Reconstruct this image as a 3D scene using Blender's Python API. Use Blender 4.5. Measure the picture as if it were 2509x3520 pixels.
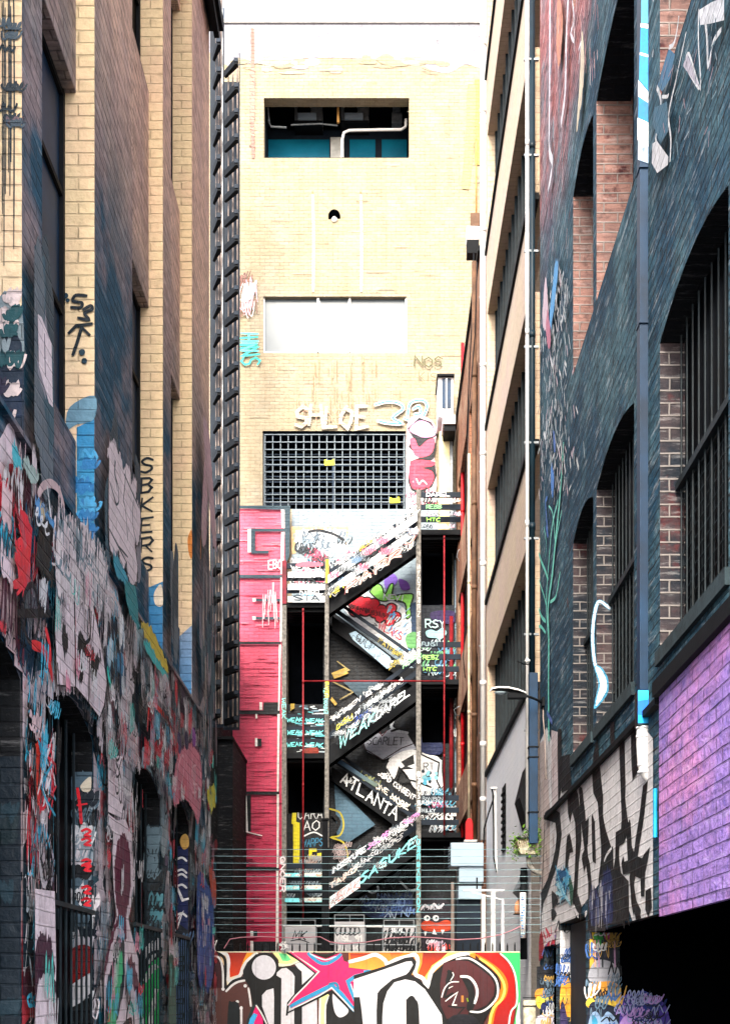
import bpy, math, random
from mathutils import Vector, Matrix
from mathutils.geometry import tessellate_polygon
R = random.Random(7)
S = bpy.context.scene
C = S.collection
for o in list(bpy.data.objects): bpy.data.objects.remove(o)
# ------------------------------------------------------------------ camera, sky, sun, exposure
F, VX, VY, EYE = 4102.0, 1305.0, 3405.0, 1.6      # focal length in photo pixels, vanishing point, eye height
cam = bpy.data.objects.new('camera', bpy.data.cameras.new('camera')); C.objects.link(cam)
cam.location = (0, 0, EYE); cam.rotation_euler = (math.radians(90), 0, 0)
cam.data.sensor_fit = 'HORIZONTAL'; cam.data.sensor_width = 36
cam.data.lens = F/2509*36
cam.data.shift_x = -(VX-1254.5)/2509; cam.data.shift_y = (VY-1760)/2509
cam.data.clip_end = 2000; cam.data.clip_start = 0.05
S.camera = cam
SUN_EL, SUN_ROT = math.radians(40), math.radians(190)
w = bpy.data.worlds.new("World"); S.world = w; w.use_nodes = True
nt = w.node_tree; nt.nodes.clear()
sky = nt.nodes.new('ShaderNodeTexSky'); sky.sky_type = 'NISHITA'; sky.sun_disc = False
sky.sun_elevation = SUN_EL; sky.sun_rotation = SUN_ROT; sky.air_density = 1.0; sky.dust_density = 5.0; sky.ozone_density = 1.0
bg = nt.nodes.new('ShaderNodeBackground'); bg.inputs['Strength'].default_value = 0.15
wo = nt.nodes.new('ShaderNodeOutputWorld')
ov = nt.nodes.new('ShaderNodeMix'); ov.data_type = 'RGBA'; ov.inputs[0].default_value = 0.5      # bright overcast veil over the blue sky
nt.links.new(sky.outputs[0], ov.inputs[6]); ov.inputs[7].default_value = (3.5, 3.4, 3.4, 1)
nt.links.new(ov.outputs[2], bg.inputs[0]); nt.links.new(bg.outputs[0], wo.inputs[0])
sl = bpy.data.lights.new('sun', 'SUN'); sl.energy = 0.9; sl.angle = math.radians(20); sl.color = (1.0, 0.92, 0.80)
so = bpy.data.objects.new('sun', sl); C.objects.link(so)
sd = Vector((math.sin(SUN_ROT)*math.cos(SUN_EL), math.cos(SUN_ROT)*math.cos(SUN_EL), math.sin(SUN_EL)))
so.rotation_euler = sd.to_track_quat('Z', 'Y').to_euler(); so.location = (0, -20, 40)
S.view_settings.view_transform = 'Standard'; S.view_settings.look = 'None'
S.view_settings.exposure = 2.74; S.view_settings.gamma = 1.0
S.render.engine = 'CYCLES'
S.cycles.max_bounces = 4; S.cycles.diffuse_bounces = 3; S.cycles.glossy_bounces = 1
S.render.resolution_x = 729; S.render.resolution_y = 1024

# ------------------------------------------------------------------ helpers
def fr(x, y, Y): return ((x-VX)*Y/F, Y, EYE+(VY-y)*Y/F)     # photo pixel on a plane facing the camera, Y metres away
def fx(x, Y): return (x-VX)*Y/F
def fz(y, Y): return EYE+(VY-y)*Y/F
def lin(c):
    if isinstance(c, str):
        c = [int(c[i:i+2], 16)/255 for i in (0, 2, 4)]
    c = [(v/12.92 if v <= 0.04045 else ((v+0.055)/1.055)**2.4) for v in c]; k = min(1.0, 0.82/max(c+[1e-6]))
    return tuple(v*k for v in c)
class N:
    def __init__(s, name):
        s.m = bpy.data.materials.new(name); s.m.use_nodes = True
        s.t = s.m.node_tree; s.t.nodes.clear()
        s.out = s.n('ShaderNodeOutputMaterial'); s.b = s.n('ShaderNodeBsdfPrincipled')
        s.l(s.b.outputs[0], s.out.inputs[0]); s.b.inputs['Specular IOR Level'].default_value = 0.25
    def n(s, ty, **k):
        n = s.t.nodes.new(ty)
        for a, v in k.items(): setattr(n, a, v)
        return n
    def l(s, a, b): s.t.links.new(a, b)
    def mix(s, f, a, b, mode='MIX'):
        n = s.n('ShaderNodeMix', data_type='RGBA', blend_type=mode)
        for sock, v in ((n.inputs[0], f), (n.inputs[6], a), (n.inputs[7], b)):
            if hasattr(v, 'links'): s.l(v, sock)
            elif isinstance(v, (int, float)): sock.default_value = v
            else: sock.default_value = (*v, 1)
        return n.outputs[2]
    def ramp(s, v, a, b):
        n = s.n('ShaderNodeMapRange'); n.clamp = True
        s.l(v, n.inputs[0]); n.inputs[1].default_value = a; n.inputs[2].default_value = b
        return n.outputs[0]
    def math(s, op, a, b=0.0):
        n = s.n('ShaderNodeMath', operation=op)
        for i, v in enumerate((a, b)):
            if hasattr(v, 'links'): s.l(v, n.inputs[i])
            else: n.inputs[i].default_value = v
        return n.outputs[0]
    def noise(s, scale, vec, detail=6, stretch=None, rough=0.6):
        n = s.n('ShaderNodeTexNoise'); n.inputs['Scale'].default_value = scale; n.inputs['Detail'].default_value = detail
        n.inputs['Roughness'].default_value = rough
        if stretch:
            mp = s.n('ShaderNodeMapping'); mp.inputs['Scale'].default_value = stretch; s.l(vec, mp.inputs[0]); vec = mp.outputs[0]
        s.l(vec, n.inputs['Vector']); return n.outputs[0]
    def pos(s): return s.n('ShaderNodeNewGeometry').outputs['Position']
    def z(s):
        sp = s.n('ShaderNodeSeparateXYZ'); s.l(s.pos(), sp.inputs[0]); return sp.outputs[2]
    def uv(s): return s.n('ShaderNodeTexCoord').outputs['UV']
    def brick(s, bw=0.24, rh=0.086, mort=0.009):
        # uv is in metres
        wob = s.n('ShaderNodeTexNoise'); wob.inputs['Scale'].default_value = 5; s.l(s.uv(), wob.inputs['Vector'])
        vm = s.n('ShaderNodeVectorMath', operation='MULTIPLY_ADD'); s.l(wob.outputs[1], vm.inputs[0])
        vm.inputs[1].default_value = (0.012, 0.012, 0); s.l(s.uv(), vm.inputs[2])
        b = s.n('ShaderNodeTexBrick'); s.l(vm.outputs[0], b.inputs['Vector'])
        b.inputs['Scale'].default_value = 1.0; b.inputs['Brick Width'].default_value = bw; b.inputs['Row Height'].default_value = rh
        b.inputs['Mortar Size'].default_value = mort; b.inputs['Mortar Smooth'].default_value = 0.6
        b.inputs['Color1'].default_value = (0, 0, 0, 1); b.inputs['Color2'].default_value = (1, 1, 1, 1)
        b.inputs['Mortar'].default_value = (0.5, 0.5, 0.5, 1)
        return b.outputs['Color'], b.outputs['Fac']
    def bump(s, h, strength, dist=0.01):
        n = s.n('ShaderNodeBump'); n.inputs['Strength'].default_value = strength; n.inputs['Distance'].default_value = dist
        s.l(h, n.inputs['Height']); s.l(n.outputs[0], s.b.inputs['Normal'])
    def col(s, c): s.l(c, s.b.inputs['Base Color'])
def simple(name, c, rough=0.6, metal=0.0, var=0.25, sc=6, bump=0.0, spec=None):
    m = N(name); c = lin(c)
    f = m.ramp(m.noise(sc, m.pos(), 8), 0.35, 0.7)
    m.col(m.mix(f, tuple(v*(1-var) for v in c), tuple(min(0.85, v*(1+var*0.6)) for v in c)))
    m.b.inputs['Roughness'].default_value = rough; m.b.inputs['Metallic'].default_value = metal
    if spec is not None: m.b.inputs['Specular IOR Level'].default_value = spec
    if bump: m.bump(m.noise(sc*4, m.pos(), 8), bump)
    return m.m
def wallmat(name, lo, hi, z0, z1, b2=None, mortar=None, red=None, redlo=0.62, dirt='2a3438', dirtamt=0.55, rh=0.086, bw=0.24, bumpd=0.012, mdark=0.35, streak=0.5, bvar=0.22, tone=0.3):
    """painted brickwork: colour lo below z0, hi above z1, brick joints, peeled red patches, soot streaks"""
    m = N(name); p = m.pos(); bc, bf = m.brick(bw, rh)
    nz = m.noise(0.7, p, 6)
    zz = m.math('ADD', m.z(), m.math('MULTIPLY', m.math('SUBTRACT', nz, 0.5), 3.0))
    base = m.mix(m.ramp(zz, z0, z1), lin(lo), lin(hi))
    if b2: base = m.mix(m.ramp(m.noise(1.3, p, 7), 0.45, 0.62), base, m.mix(0.6, base, lin(b2)))
    base = m.mix(m.math('MULTIPLY', bc, bvar), base, (0.0, 0.0, 0.0))
    if red:
        rf = m.math('MULTIPLY', m.ramp(m.noise(1.1, p, 6, rough=0.7), redlo-0.03, redlo+0.03), 1.0)
        rc = m.mix(bc, tuple(v*0.6 for v in lin(red)), lin(red))
        base = m.mix(rf, base, rc)
    jn = m.ramp(m.noise(3.5, p, 4), 0.38, 0.62)
    tn = m.noise(2.2, m.uv(), 7, (0.9, 6.5, 1), 0.78)
    base = m.mix(m.ramp(tn, 0.50, 0.36), base, m.mix(0.8*tone, base, (0.0, 0.004, 0.012)))
    base = m.mix(m.ramp(tn, 0.54, 0.70), base, m.mix(0.5*tone, base, (0.75, 0.76, 0.78)))
    g = m.ramp(m.noise(2.2, p, 5, (2.2, 2.2, 0.25), 0.65), 0.5, 0.78)
    base = m.mix(m.math('MULTIPLY', g, dirtamt*streak), base, lin(dirt))
    g2 = m.ramp(m.noise(14, p, 5), 0.5, 0.72)
    base = m.mix(m.math('MULTIPLY', g2, dirtamt), base, lin(dirt))
    if mortar: base = m.mix(m.math('MULTIPLY', bf, 0.8), base, lin(mortar))
    else: base = m.mix(m.math('MULTIPLY', m.math('MULTIPLY', bf, m.math('ADD', 0.25, m.math('MULTIPLY', jn, 1.3))), mdark), base, (0.01, 0.01, 0.012))
    m.col(base); m.b.inputs['Roughness'].default_value = 0.85
    h = m.math('ADD', m.math('MULTIPLY', m.math('SUBTRACT', 1.0, bf), 0.8), m.math('MULTIPLY', m.noise(20, p, 4), 0.9))
    h = m.math('ADD', h, m.math('MULTIPLY', bc, 0.25))
    m.bump(h, 0.9, bumpd)
    return m.m
def paintmat(name, brick=True, wear=0.3, rough=0.55, chips=0.0):
    m = N(name); p = m.pos()
    a = m.n('ShaderNodeAttribute', attribute_name='Col').outputs['Color']
    f = m.ramp(m.noise(7, p, 6, (1, 1, 0.5), 0.75), 0.46, 0.62)
    c = m.mix(m.math('MULTIPLY', f, wear), a, m.mix(0.75, a, (0.05, 0.07, 0.09)))
    g = m.ramp(m.noise(30, p, 4), 0.3, 0.75)
    c = m.mix(m.math('MULTIPLY', g, 0.18), c, (0.0, 0.0, 0.0))
    ch = m.ramp(m.noise(16, p, 5, (1, 1, 0.6), 0.7), 0.60, 0.66)
    c = m.mix(m.math('MULTIPLY', ch, chips), c, (0.05, 0.075, 0.09))
    if brick:
        bc, bf = m.brick()
        c = m.mix(m.math('MULTIPLY', m.math('MULTIPLY', bf, m.ramp(m.noise(3.5, p, 4), 0.42, 0.68)), 0.5), c, m.mix(0.8, c, (0.01, 0.012, 0.02)))
        c = m.mix(m.math('MULTIPLY', bc, 0.12), c, (0.0, 0.0, 0.0))
        h = m.math('ADD', m.math('MULTIPLY', m.math('SUBTRACT', 1.0, bf), 0.8), m.math('MULTIPLY', m.noise(20, p, 4), 0.9))
        m.bump(h, 0.8, 0.012)
    m.col(c); m.b.inputs['Roughness'].default_value = rough
    return m.m

def link(o, parent=None):
    C.objects.link(o)
    if parent is not None: o.parent = parent
    return o
def tag(o, label=None, cat=None, group=None, kind=None):
    if label: o['label'] = label
    if cat: o['category'] = cat
    if group: o['group'] = group
    if kind: o['kind'] = kind
    return o
def thing(name, label, cat, group=None, loc=(0, 0, 0)):
    o = bpy.data.objects.new(name, None); o.location = loc; o.empty_display_size = 0.2
    link(o); return tag(o, label, cat, group)
class MB:
    def __init__(s): s.v = []; s.f = []; s.mi = []; s.c = None
    def face(s, pts, mi=0):
        b = len(s.v); s.v += [tuple(p) for p in pts]; s.f.append(tuple(range(b, b+len(pts)))); s.mi.append(mi)
    def box(s, x0, x1, y0, y1, z0, z1, mi=0):
        if x0 > x1: x0, x1 = x1, x0
        if y0 > y1: y0, y1 = y1, y0
        if z0 > z1: z0, z1 = z1, z0
        b = len(s.v)
        s.v += [(x, y, z) for x in (x0, x1) for y in (y0, y1) for z in (z0, z1)]
        for f in ((0,1,3,2), (4,6,7,5), (0,4,5,1), (2,3,7,6), (0,2,6,4), (1,5,7,3)):
            s.f.append(tuple(b+i for i in f)); s.mi.append(mi)
        return s
    def prism(s, pts, d, mi=0):
        """outline pts (3-d, planar) swept by vector d"""
        n = len(pts); b = len(s.v); d = Vector(d)
        s.v += [tuple(p) for p in pts] + [tuple(Vector(p)+d) for p in pts]
        s.f.append(tuple(b+i for i in range(n))); s.f.append(tuple(b+n+i for i in reversed(range(n))))
        s.mi += [mi, mi]
        for i in range(n):
            j = (i+1) % n; s.f.append((b+i, b+n+i, b+n+j, b+j)); s.mi.append(mi)
        return s
    def tube(s, pts, r, n=10, cap=True, mi=0):
        pts = [Vector(p) for p in pts]; rs = r if isinstance(r, (list, tuple)) else [r]*len(pts)
        b = len(s.v); prev = None
        for i, p in enumerate(pts):
            t = (pts[min(i+1, len(pts)-1)]-pts[max(i-1, 0)]).normalized()
            if prev is None:
                u = t.orthogonal().normalized()
            else:
                u = (prev - t*prev.dot(t)).normalized()
            prev = u; w2 = t.cross(u)
            for k in range(n):
                a = 2*math.pi*k/n; s.v.append(tuple(p+(u*math.cos(a)+w2*math.sin(a))*rs[i]))
        for i in range(len(pts)-1):
            for k in range(n):
                k2 = (k+1) % n
                s.f.append((b+i*n+k, b+i*n+k2, b+(i+1)*n+k2, b+(i+1)*n+k)); s.mi.append(mi)
        if cap:
            s.f.append(tuple(b+k for k in reversed(range(n)))); s.f.append(tuple(b+(len(pts)-1)*n+k for k in range(n))); s.mi += [mi, mi]
        return s
    def beam(s, a, b_, wy, h, mi=0):
        """bar from a to b in an XZ plane, thickness wy along +Y, height h"""
        a = Vector(a); b2 = Vector(b_); up = Vector((0, 0, h/2))
        return s.prism([a-up, b2-up, b2+up, a+up], (0, wy, 0), mi)
    def build(s, name, mats, parent=None, smooth=False, bevel=0):
        me = bpy.data.meshes.new(name); me.from_pydata(s.v, [], s.f)
        uv = me.uv_layers.new(name='UVMap')
        for p in me.polygons:
            n = p.normal; ax = max(range(3), key=lambda i: abs(n[i]))
            for li in p.loop_indices:
                c = me.vertices[me.loops[li].vertex_index].co
                uv.data[li].uv = (c.y, c.z) if ax == 0 else ((c.x+0.07, c.z) if ax == 1 else (c.x, c.y))
        for m in (mats if isinstance(mats, (list, tuple)) else [mats]): me.materials.append(m)
        for p, k in zip(me.polygons, s.mi): p.material_index = k; p.use_smooth = smooth
        o = bpy.data.objects.new(name, me); link(o, parent)
        if bevel:
            bv = o.modifiers.new('bevel', 'BEVEL'); bv.width = bevel; bv.segments = 2; bv.limit_method = 'ANGLE'
        return o
def part(name, mb, mat, parent, **k): return mb.build(name, mat, parent, **k)

def facade(mb, pt, s_rng, t_rng, rects, mi=0, holes=()):
    """outer sheet with rectangular recesses; pt(s,t,depth)->3-d; rects: (s0,s1,t0,t1,depth)"""
    ss = sorted({*s_rng, *[v for r in rects for v in r[:2]]}); ts = sorted({*t_rng, *[v for r in rects for v in r[2:4]]})
    ss = [v for v in ss if s_rng[0] <= v <= s_rng[1]]; ts = [v for v in ts if t_rng[0] <= v <= t_rng[1]]
    def dep(i, j):
        if i < 0 or j < 0 or i >= len(ss)-1 or j >= len(ts)-1: return 0
        sc = (ss[i]+ss[i+1])/2; tc = (ts[j]+ts[j+1])/2; d = 0
        for r in rects:
            if r[0] < sc < r[1] and r[2] < tc < r[3]: d = r[4]
        return d
    for i in range(len(ss)-1):
        for j in range(len(ts)-1):
            d = dep(i, j); a, b, c, e = ss[i], ss[i+1], ts[j], ts[j+1]
            if not any(h[0] < (a+b)/2 < h[1] and h[2] < (c+e)/2 < h[3] for h in holes): mb.face([pt(a, c, d), pt(b, c, d), pt(b, e, d), pt(a, e, d)], mi)
            d2 = dep(i+1, j)
            if d2 != d and i < len(ss)-2: mb.face([pt(b, c, d), pt(b, c, d2), pt(b, e, d2), pt(b, e, d)], mi)
            d2 = dep(i, j+1)
            if d2 != d and j < len(ts)-2: mb.face([pt(a, e, d), pt(b, e, d), pt(b, e, d2), pt(a, e, d2)], mi)
def arch(mb, pt, s0, s1, t_spring, rise, depth, mi=0, n=12):
    """fills the corners of a rectangular opening whose top is t_spring+rise so that it reads as a segmental arch"""
    for half in (0, 1):
        arc = []
        for k in range(n+1):
            u = (k/n)*0.5 + (0.5 if half else 0)
            arc.append((s0+(s1-s0)*u, t_spring+rise*(1-(2*u-1)**2)))
        cor = (s0, t_spring+rise) if not half else (s1, t_spring+rise)
        o = [pt(*p, 0) for p in arc]+[pt(*cor, 0)]
        i2 = [pt(*p, depth) for p in arc]
        b = len(mb.v); mb.v += o+i2; m = len(arc)
        for k in range(m-1):
            mb.f.append((b+k, b+k+1, b+m)) ; mb.mi.append(mi)
            mb.f.append((b+k, b+m+1+k, b+m+2+k, b+k+1)); mb.mi.append(mi)

# ------------------------------------------------------------------ paint on walls
class Fr:      # sheet facing the camera
    def __init__(s, Y): s.Y = Y
    def st(s, x, y): return ((x-VX)*s.Y/F, EYE+(VY-y)*s.Y/F)
    def pt(s, a, t, o): return (a, s.Y-o, t)
class Sd:      # sheet along the lane; n = +1 left wall, -1 right wall
    def __init__(s, X, n): s.X = X; s.n = n
    def st(s, x, y):
        Y = s.X*F/(x-VX); return (Y, EYE+(VY-y)*Y/F)
    def pt(s, a, t, o): return (s.X+o*s.n, a, t)
def clipside(poly, axis, val, keep_less):
    out = []
    for i in range(len(poly)):
        p, q = poly[i], poly[(i+1) % len(poly)]
        ip = (p[axis] <= val) == keep_less or p[axis] == val; iq = (q[axis] <= val) == keep_less or q[axis] == val
        if ip: out.append(p)
        if ip != iq and q[axis] != p[axis]:
            u = (val-p[axis])/(q[axis]-p[axis]); out.append(tuple(p[k]+(q[k]-p[k])*u for k in range(2)))
    return out
def catmull(p, closed=False, n=4):
    if len(p) < 3: return p
    out = []; m = len(p); rng = range(m if closed else m-1)
    for i in rng:
        g = (lambda k: p[k % m]) if closed else (lambda k: p[max(0, min(m-1, k))])
        a, b, c, d = g(i-1), g(i), g(i+1), g(i+2)
        for k in range(n):
            t = k/n
            out.append(tuple(0.5*((2*b[j])+(-a[j]+c[j])*t+(2*a[j]-5*b[j]+4*c[j]-d[j])*t*t+(-a[j]+3*b[j]-3*c[j]+d[j])*t**3) for j in (0, 1)))
    if not closed: out.append(p[-1])
    return out
class Graf:
    def __init__(s, plane, holes=(), base=0.004, step=0.00006, cyc=400):
        s.p = plane; s.h = list(holes); s.v = []; s.f = []; s.c = []; s.uv = []; s.o = base; s.b0 = base; s.step = step; s.cyc = cyc; s.k = 0; s.xf = None
    def px(s, x, y):
        if s.xf: x, y = s.xf[0]+x/s.xf[2], s.xf[1]+y/s.xf[2]
        return s.p.st(x, y)
    def adv(s):
        s.k += 1; s.o = s.b0 + s.step*s.k
    def add(s, st, off, col):
        s.v.append(s.p.pt(st[0], st[1], off)); s.uv.append((st[0]+(0.07 if isinstance(s.p, Fr) else 0), st[1])); s.c.append(col); return len(s.v)-1
    def polyst(s, pts, col, col2=None):
        """pts in metres; col2 = colour at the bottom (paint fade; light fall-off on the pink wall)"""
        polys = [pts]
        for h in s.h:
            new = []
            for p in polys:
                if max(q[0] for q in p) <= h[0] or min(q[0] for q in p) >= h[1] or max(q[1] for q in p) <= h[2] or min(q[1] for q in p) >= h[3]: new.append(p); continue
                a = clipside(p, 0, h[0], True); b = clipside(p, 0, h[1], False)
                m = clipside(clipside(p, 0, h[0], False), 0, h[1], True) if True else []
                c = clipside(m, 1, h[2], True) if len(m) > 2 else []; d = clipside(m, 1, h[3], False) if len(m) > 2 else []
                new += [q for q in (a, b, c, d) if len(q) > 2]
            polys = new
        col = lin(col) if isinstance(col, str) else col
        for p in polys:
            t1 = max(q[1] for q in pts); t0 = min(q[1] for q in pts)
            idx = []
            for q in p:
                c = col
                if col2:
                    u = (t1-q[1])/max(1e-6, t1-t0); cc = lin(col2); c = tuple(col[i]*(1-u)+cc[i]*u for i in range(3))
                idx.append(s.add(q, s.o, c))
            for tri in tessellate_polygon([[Vector((q[0], q[1], 0)) for q in p]]): s.f.append(tuple(idx[i] for i in tri))
        s.adv()
    def poly(s, pts, col, smooth=False, col2=None):
        q = [s.px(*p) for p in pts]
        if smooth: q = catmull(q, True, 8 if isinstance(s.p, Sd) else 4)
        if smooth and isinstance(s.p, Sd): q = [(a+R.gauss(0, .007), b+R.gauss(0, .016)) for a, b in q]
        s.polyst(q, col, col2)
    def strokest(s, pts, wd, col, smooth=True, closed=False):
        col = lin(col) if isinstance(col, str) else col
        if smooth: pts = catmull(pts, closed)
        if closed: pts = list(pts)+[pts[0]]
        q = [pts[0]]
        for p in pts[1:]:
            if math.hypot(p[0]-q[-1][0], p[1]-q[-1][1]) > wd*0.15: q.append(p)
        if len(q) < 2: return
        # densify where holes matter
        if s.h:
            r = [q[0]]
            for p in q[1:]:
                a = r[-1]; L = math.hypot(p[0]-a[0], p[1]-a[1]); n = max(1, int(L/0.08))
                r += [(a[0]+(p[0]-a[0])*k/n, a[1]+(p[1]-a[1])*k/n) for k in range(1, n+1)]
            q = r
        prev = None; hw = wd/2; n = len(q)
        e0 = (q[0][0]-q[1][0], q[0][1]-q[1][1]); L = math.hypot(*e0) or 1; q[0] = (q[0][0]+e0[0]/L*hw*0.7, q[0][1]+e0[1]/L*hw*0.7)
        e0 = (q[-1][0]-q[-2][0], q[-1][1]-q[-2][1]); L = math.hypot(*e0) or 1; q[-1] = (q[-1][0]+e0[0]/L*hw*0.7, q[-1][1]+e0[1]/L*hw*0.7)
        for i, p in enumerate(q):
            a = q[max(0, i-1)]; b = q[min(n-1, i+1)]
            d1 = (p[0]-a[0], p[1]-a[1]); d2 = (b[0]-p[0], b[1]-p[1])
            l1 = math.hypot(*d1) or 1; l2 = math.hypot(*d2) or 1
            t = (d1[0]/l1+d2[0]/l2, d1[1]/l1+d2[1]/l2); L = math.hypot(*t)
            if L < 0.15: t = (d1[0]/l1, d1[1]/l1); L = 1
            t = (t[0]/L, t[1]/L)
            if 0 < i < n-1:
                cs = max(0.55, abs(t[0]*d1[0]/l1+t[1]*d1[1]/l1)); k = hw/cs
            else: k = hw*0.75
            off = s.o + 0.000004*i
            cur = (s.add((p[0]-t[1]*k, p[1]+t[0]*k), off, col), s.add((p[0]+t[1]*k, p[1]-t[0]*k), off, col))
            if prev:
                mid = ((p[0]+q[i-1][0])/2, (p[1]+q[i-1][1])/2)
                if not any(h[0]-hw*0.5 < mid[0] < h[1]+hw*0.5 and h[2]-hw*0.5 < mid[1] < h[3]+hw*0.5 for h in s.h):
                    s.f.append((prev[0], prev[1], cur[1], cur[0]))
            prev = cur
        s.adv()
    def stroke(s, pts, wd, col, smooth=True, closed=False): s.strokest([s.px(*p) for p in pts], wd, col, smooth, closed)
    def text(s, txt, o, u, v, wd, col, jit=0.25, smooth=False, rnd=None):
        """stroke lettering: baseline start o, end-of-line vector u, height vector v (photo pixels, y down)"""
        rnd = rnd or R; tot = sum(ADV.get(c, 5.2) for c in txt)-1.0; x = 0
        for c in txt:
            dy = (rnd.random()-0.5)*jit
            for st in FONT.get(c, []):
                pts = []
                for gx, gy in st:
                    a = (x+gx+(rnd.random()-0.5)*jit)/tot; b = (gy+(rnd.random()-0.5)*jit+dy)/6
                    pts.append((o[0]+u[0]*a+v[0]*b, o[1]+u[1]*a+v[1]*b))
                s.stroke(pts, wd, col, smooth=smooth and len(pts) > 2)
            x += ADV.get(c, 5.2)
    def scrib(s, c, w_, h_, wd, col, n=9, rnd=None):
        """an illegible hand-style squiggle centred at c (metres)"""
        rnd = rnd or R; x = c[0]-w_/2; pts = []
        if rnd.random() < 0.72:                      # looping cursive
            m = max(10, n*3); ph = rnd.uniform(0, 6); k1 = rnd.uniform(1.2, 2.2); am = [rnd.uniform(.35, 1) for _ in range(m)]; sl = rnd.uniform(-.3, .5)
            for i in range(m):
                u = i/(m-1); th = ph+i*k1*0.75
                dy = h_*0.5*am[i]*math.sin(th); pts.append((c[0]+w_*(u-0.5)+w_/n*0.9*math.cos(th*0.97)+sl*dy*.4, c[1]+dy+rnd.uniform(-.04, .04)*h_))
            s.strokest(pts, wd, col); return
        for i in range(n):
            u = i/(n-1); k = (1 if i % 2 else -1)
            pts.append((c[0]+w_*(u-0.5)+rnd.uniform(-.5, .5)*w_/n*1.7, c[1]+k*h_*0.5*rnd.uniform(0.4, 1.0)))
        s.strokest(pts, wd, col)
    def blob(s, c, rx, ry, col, n=10, rag=0.25, rnd=None):
        rnd = rnd or R
        pts = [(c[0]+rx*math.cos(2*math.pi*i/n)*rnd.uniform(1-rag, 1+rag), c[1]+ry*math.sin(2*math.pi*i/n)*rnd.uniform(1-rag, 1+rag)) for i in range(n)]
        s.polyst(catmull(pts, True, 3), col)
    def build(s, name, mat, parent, label=None):
        me = bpy.data.meshes.new(name); me.from_pydata(s.v, [], s.f)
        uv = me.uv_layers.new(name='UVMap'); ca = me.color_attributes.new('Col', 'FLOAT_COLOR', 'POINT')
        for l in me.loops: uv.data[l.index].uv = s.uv[l.vertex_index]
        for i, c in enumerate(s.c): ca.data[i].color = (*c, 1)
        me.materials.append(mat); o = bpy.data.objects.new(name, me); link(o, parent)
        if label: o['label'] = label
        return o
FONT = {'A': [[(0,0),(2,6),(4,0)],[(0.8,2.2),(3.2,2.2)]], 'B': [[(0,0),(0,6),(2.6,6),(3.6,5),(2.6,3.3),(0,3.2)],[(2.4,3.2),(4,1.8),(2.8,0),(0,0)]],
 'C': [[(4,5.2),(2.4,6),(0.4,4.6),(0,2.6),(1.2,0.2),(4,0.6)]], 'D': [[(0,0),(0,6),(2.6,5.6),(4,3),(2.6,0.3),(0,0)]],
 'E': [[(4,6),(0,6),(0,0),(4,0)],[(0,3),(3,3)]], 'F': [[(4,6),(0,6),(0,0)],[(0,3),(3,3)]], 'G': [[(4,5),(2,6),(0,3.6),(1,0.3),(4,0.4),(4,2.8),(2.4,2.8)]],
 'H': [[(0,0),(0,6)],[(4,0),(4,6)],[(0,3),(4,3)]], 'I': [[(1,0),(1,6)]], 'J': [[(3,6),(3,1),(1.6,0),(0,1)]],
 'K': [[(0,0),(0,6)],[(4,6),(0.2,2.8),(4,0)]], 'L': [[(0,6),(0,0),(4,0)]], 'M': [[(0,0),(0.5,6),(2.4,2),(4.3,6),(4.8,0)]],
 'N': [[(0,0),(0,6),(4,0),(4,6)]], 'O': [[(2,6),(0,4.2),(0,1.6),(2,0),(4,1.6),(4,4.2),(2,6)]], 'P': [[(0,0),(0,6),(3,6),(4,4.6),(3,3),(0,2.8)]],
 'Q': [[(2,6),(0,4.2),(0,1.6),(2,0),(4,1.6),(4,4.2),(2,6)],[(2.6,1.6),(4.4,-0.4)]], 'R': [[(0,0),(0,6),(3,6),(4,4.6),(3,3),(0,2.8)],[(1.6,2.8),(4,0)]],
 'S': [[(4,5.2),(2,6),(0.2,4.8),(1.2,3.3),(3.4,2.5),(3.8,1),(2,0),(0,0.7)]], 'T': [[(0,6),(4,6)],[(2,6),(2,0)]], 'U': [[(0,6),(0,1.4),(2,0),(4,1.4),(4,6)]],
 'V': [[(0,6),(2,0),(4,6)]], 'W': [[(0,6),(1.2,0),(2.6,4),(4,0),(5,6)]], 'X': [[(0,0),(4,6)],[(0,6),(4,0)]], 'Y': [[(0,6),(2,3.2),(4,6)],[(2,3.2),(2,0)]],
 'Z': [[(0,6),(4,6),(0,0),(4,0)]], '0': [[(2,6),(0,3),(2,0),(4,3),(2,6)]], '1': [[(0.4,4.8),(1.6,6),(1.6,0)]], '4': [[(3,0),(3,6),(0,2),(4,2)]],
 '9': [[(4,4),(2,6),(0,4.4),(1.6,3),(4,4),(3.4,0)]], ':': [[(1,4),(1.2,4.4)],[(1,1),(1.2,1.4)]], '-': [[(0.5,3),(3.5,3)]], ' ': [], '&': [[(4,0),(0.8,4.8),(2,6),(3,4.8),(0,1.4),(1.6,0),(4,2.4)]],
 '#': [[(1,0),(1.6,6)],[(2.8,0),(3.4,6)],[(0,2),(4,2)],[(0.2,4),(4.2,4)]]}
ADV = {'I': 2.6, 'M': 6.2, 'W': 6.4, ' ': 3.5, ':': 2.6, '1': 3.2}
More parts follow.
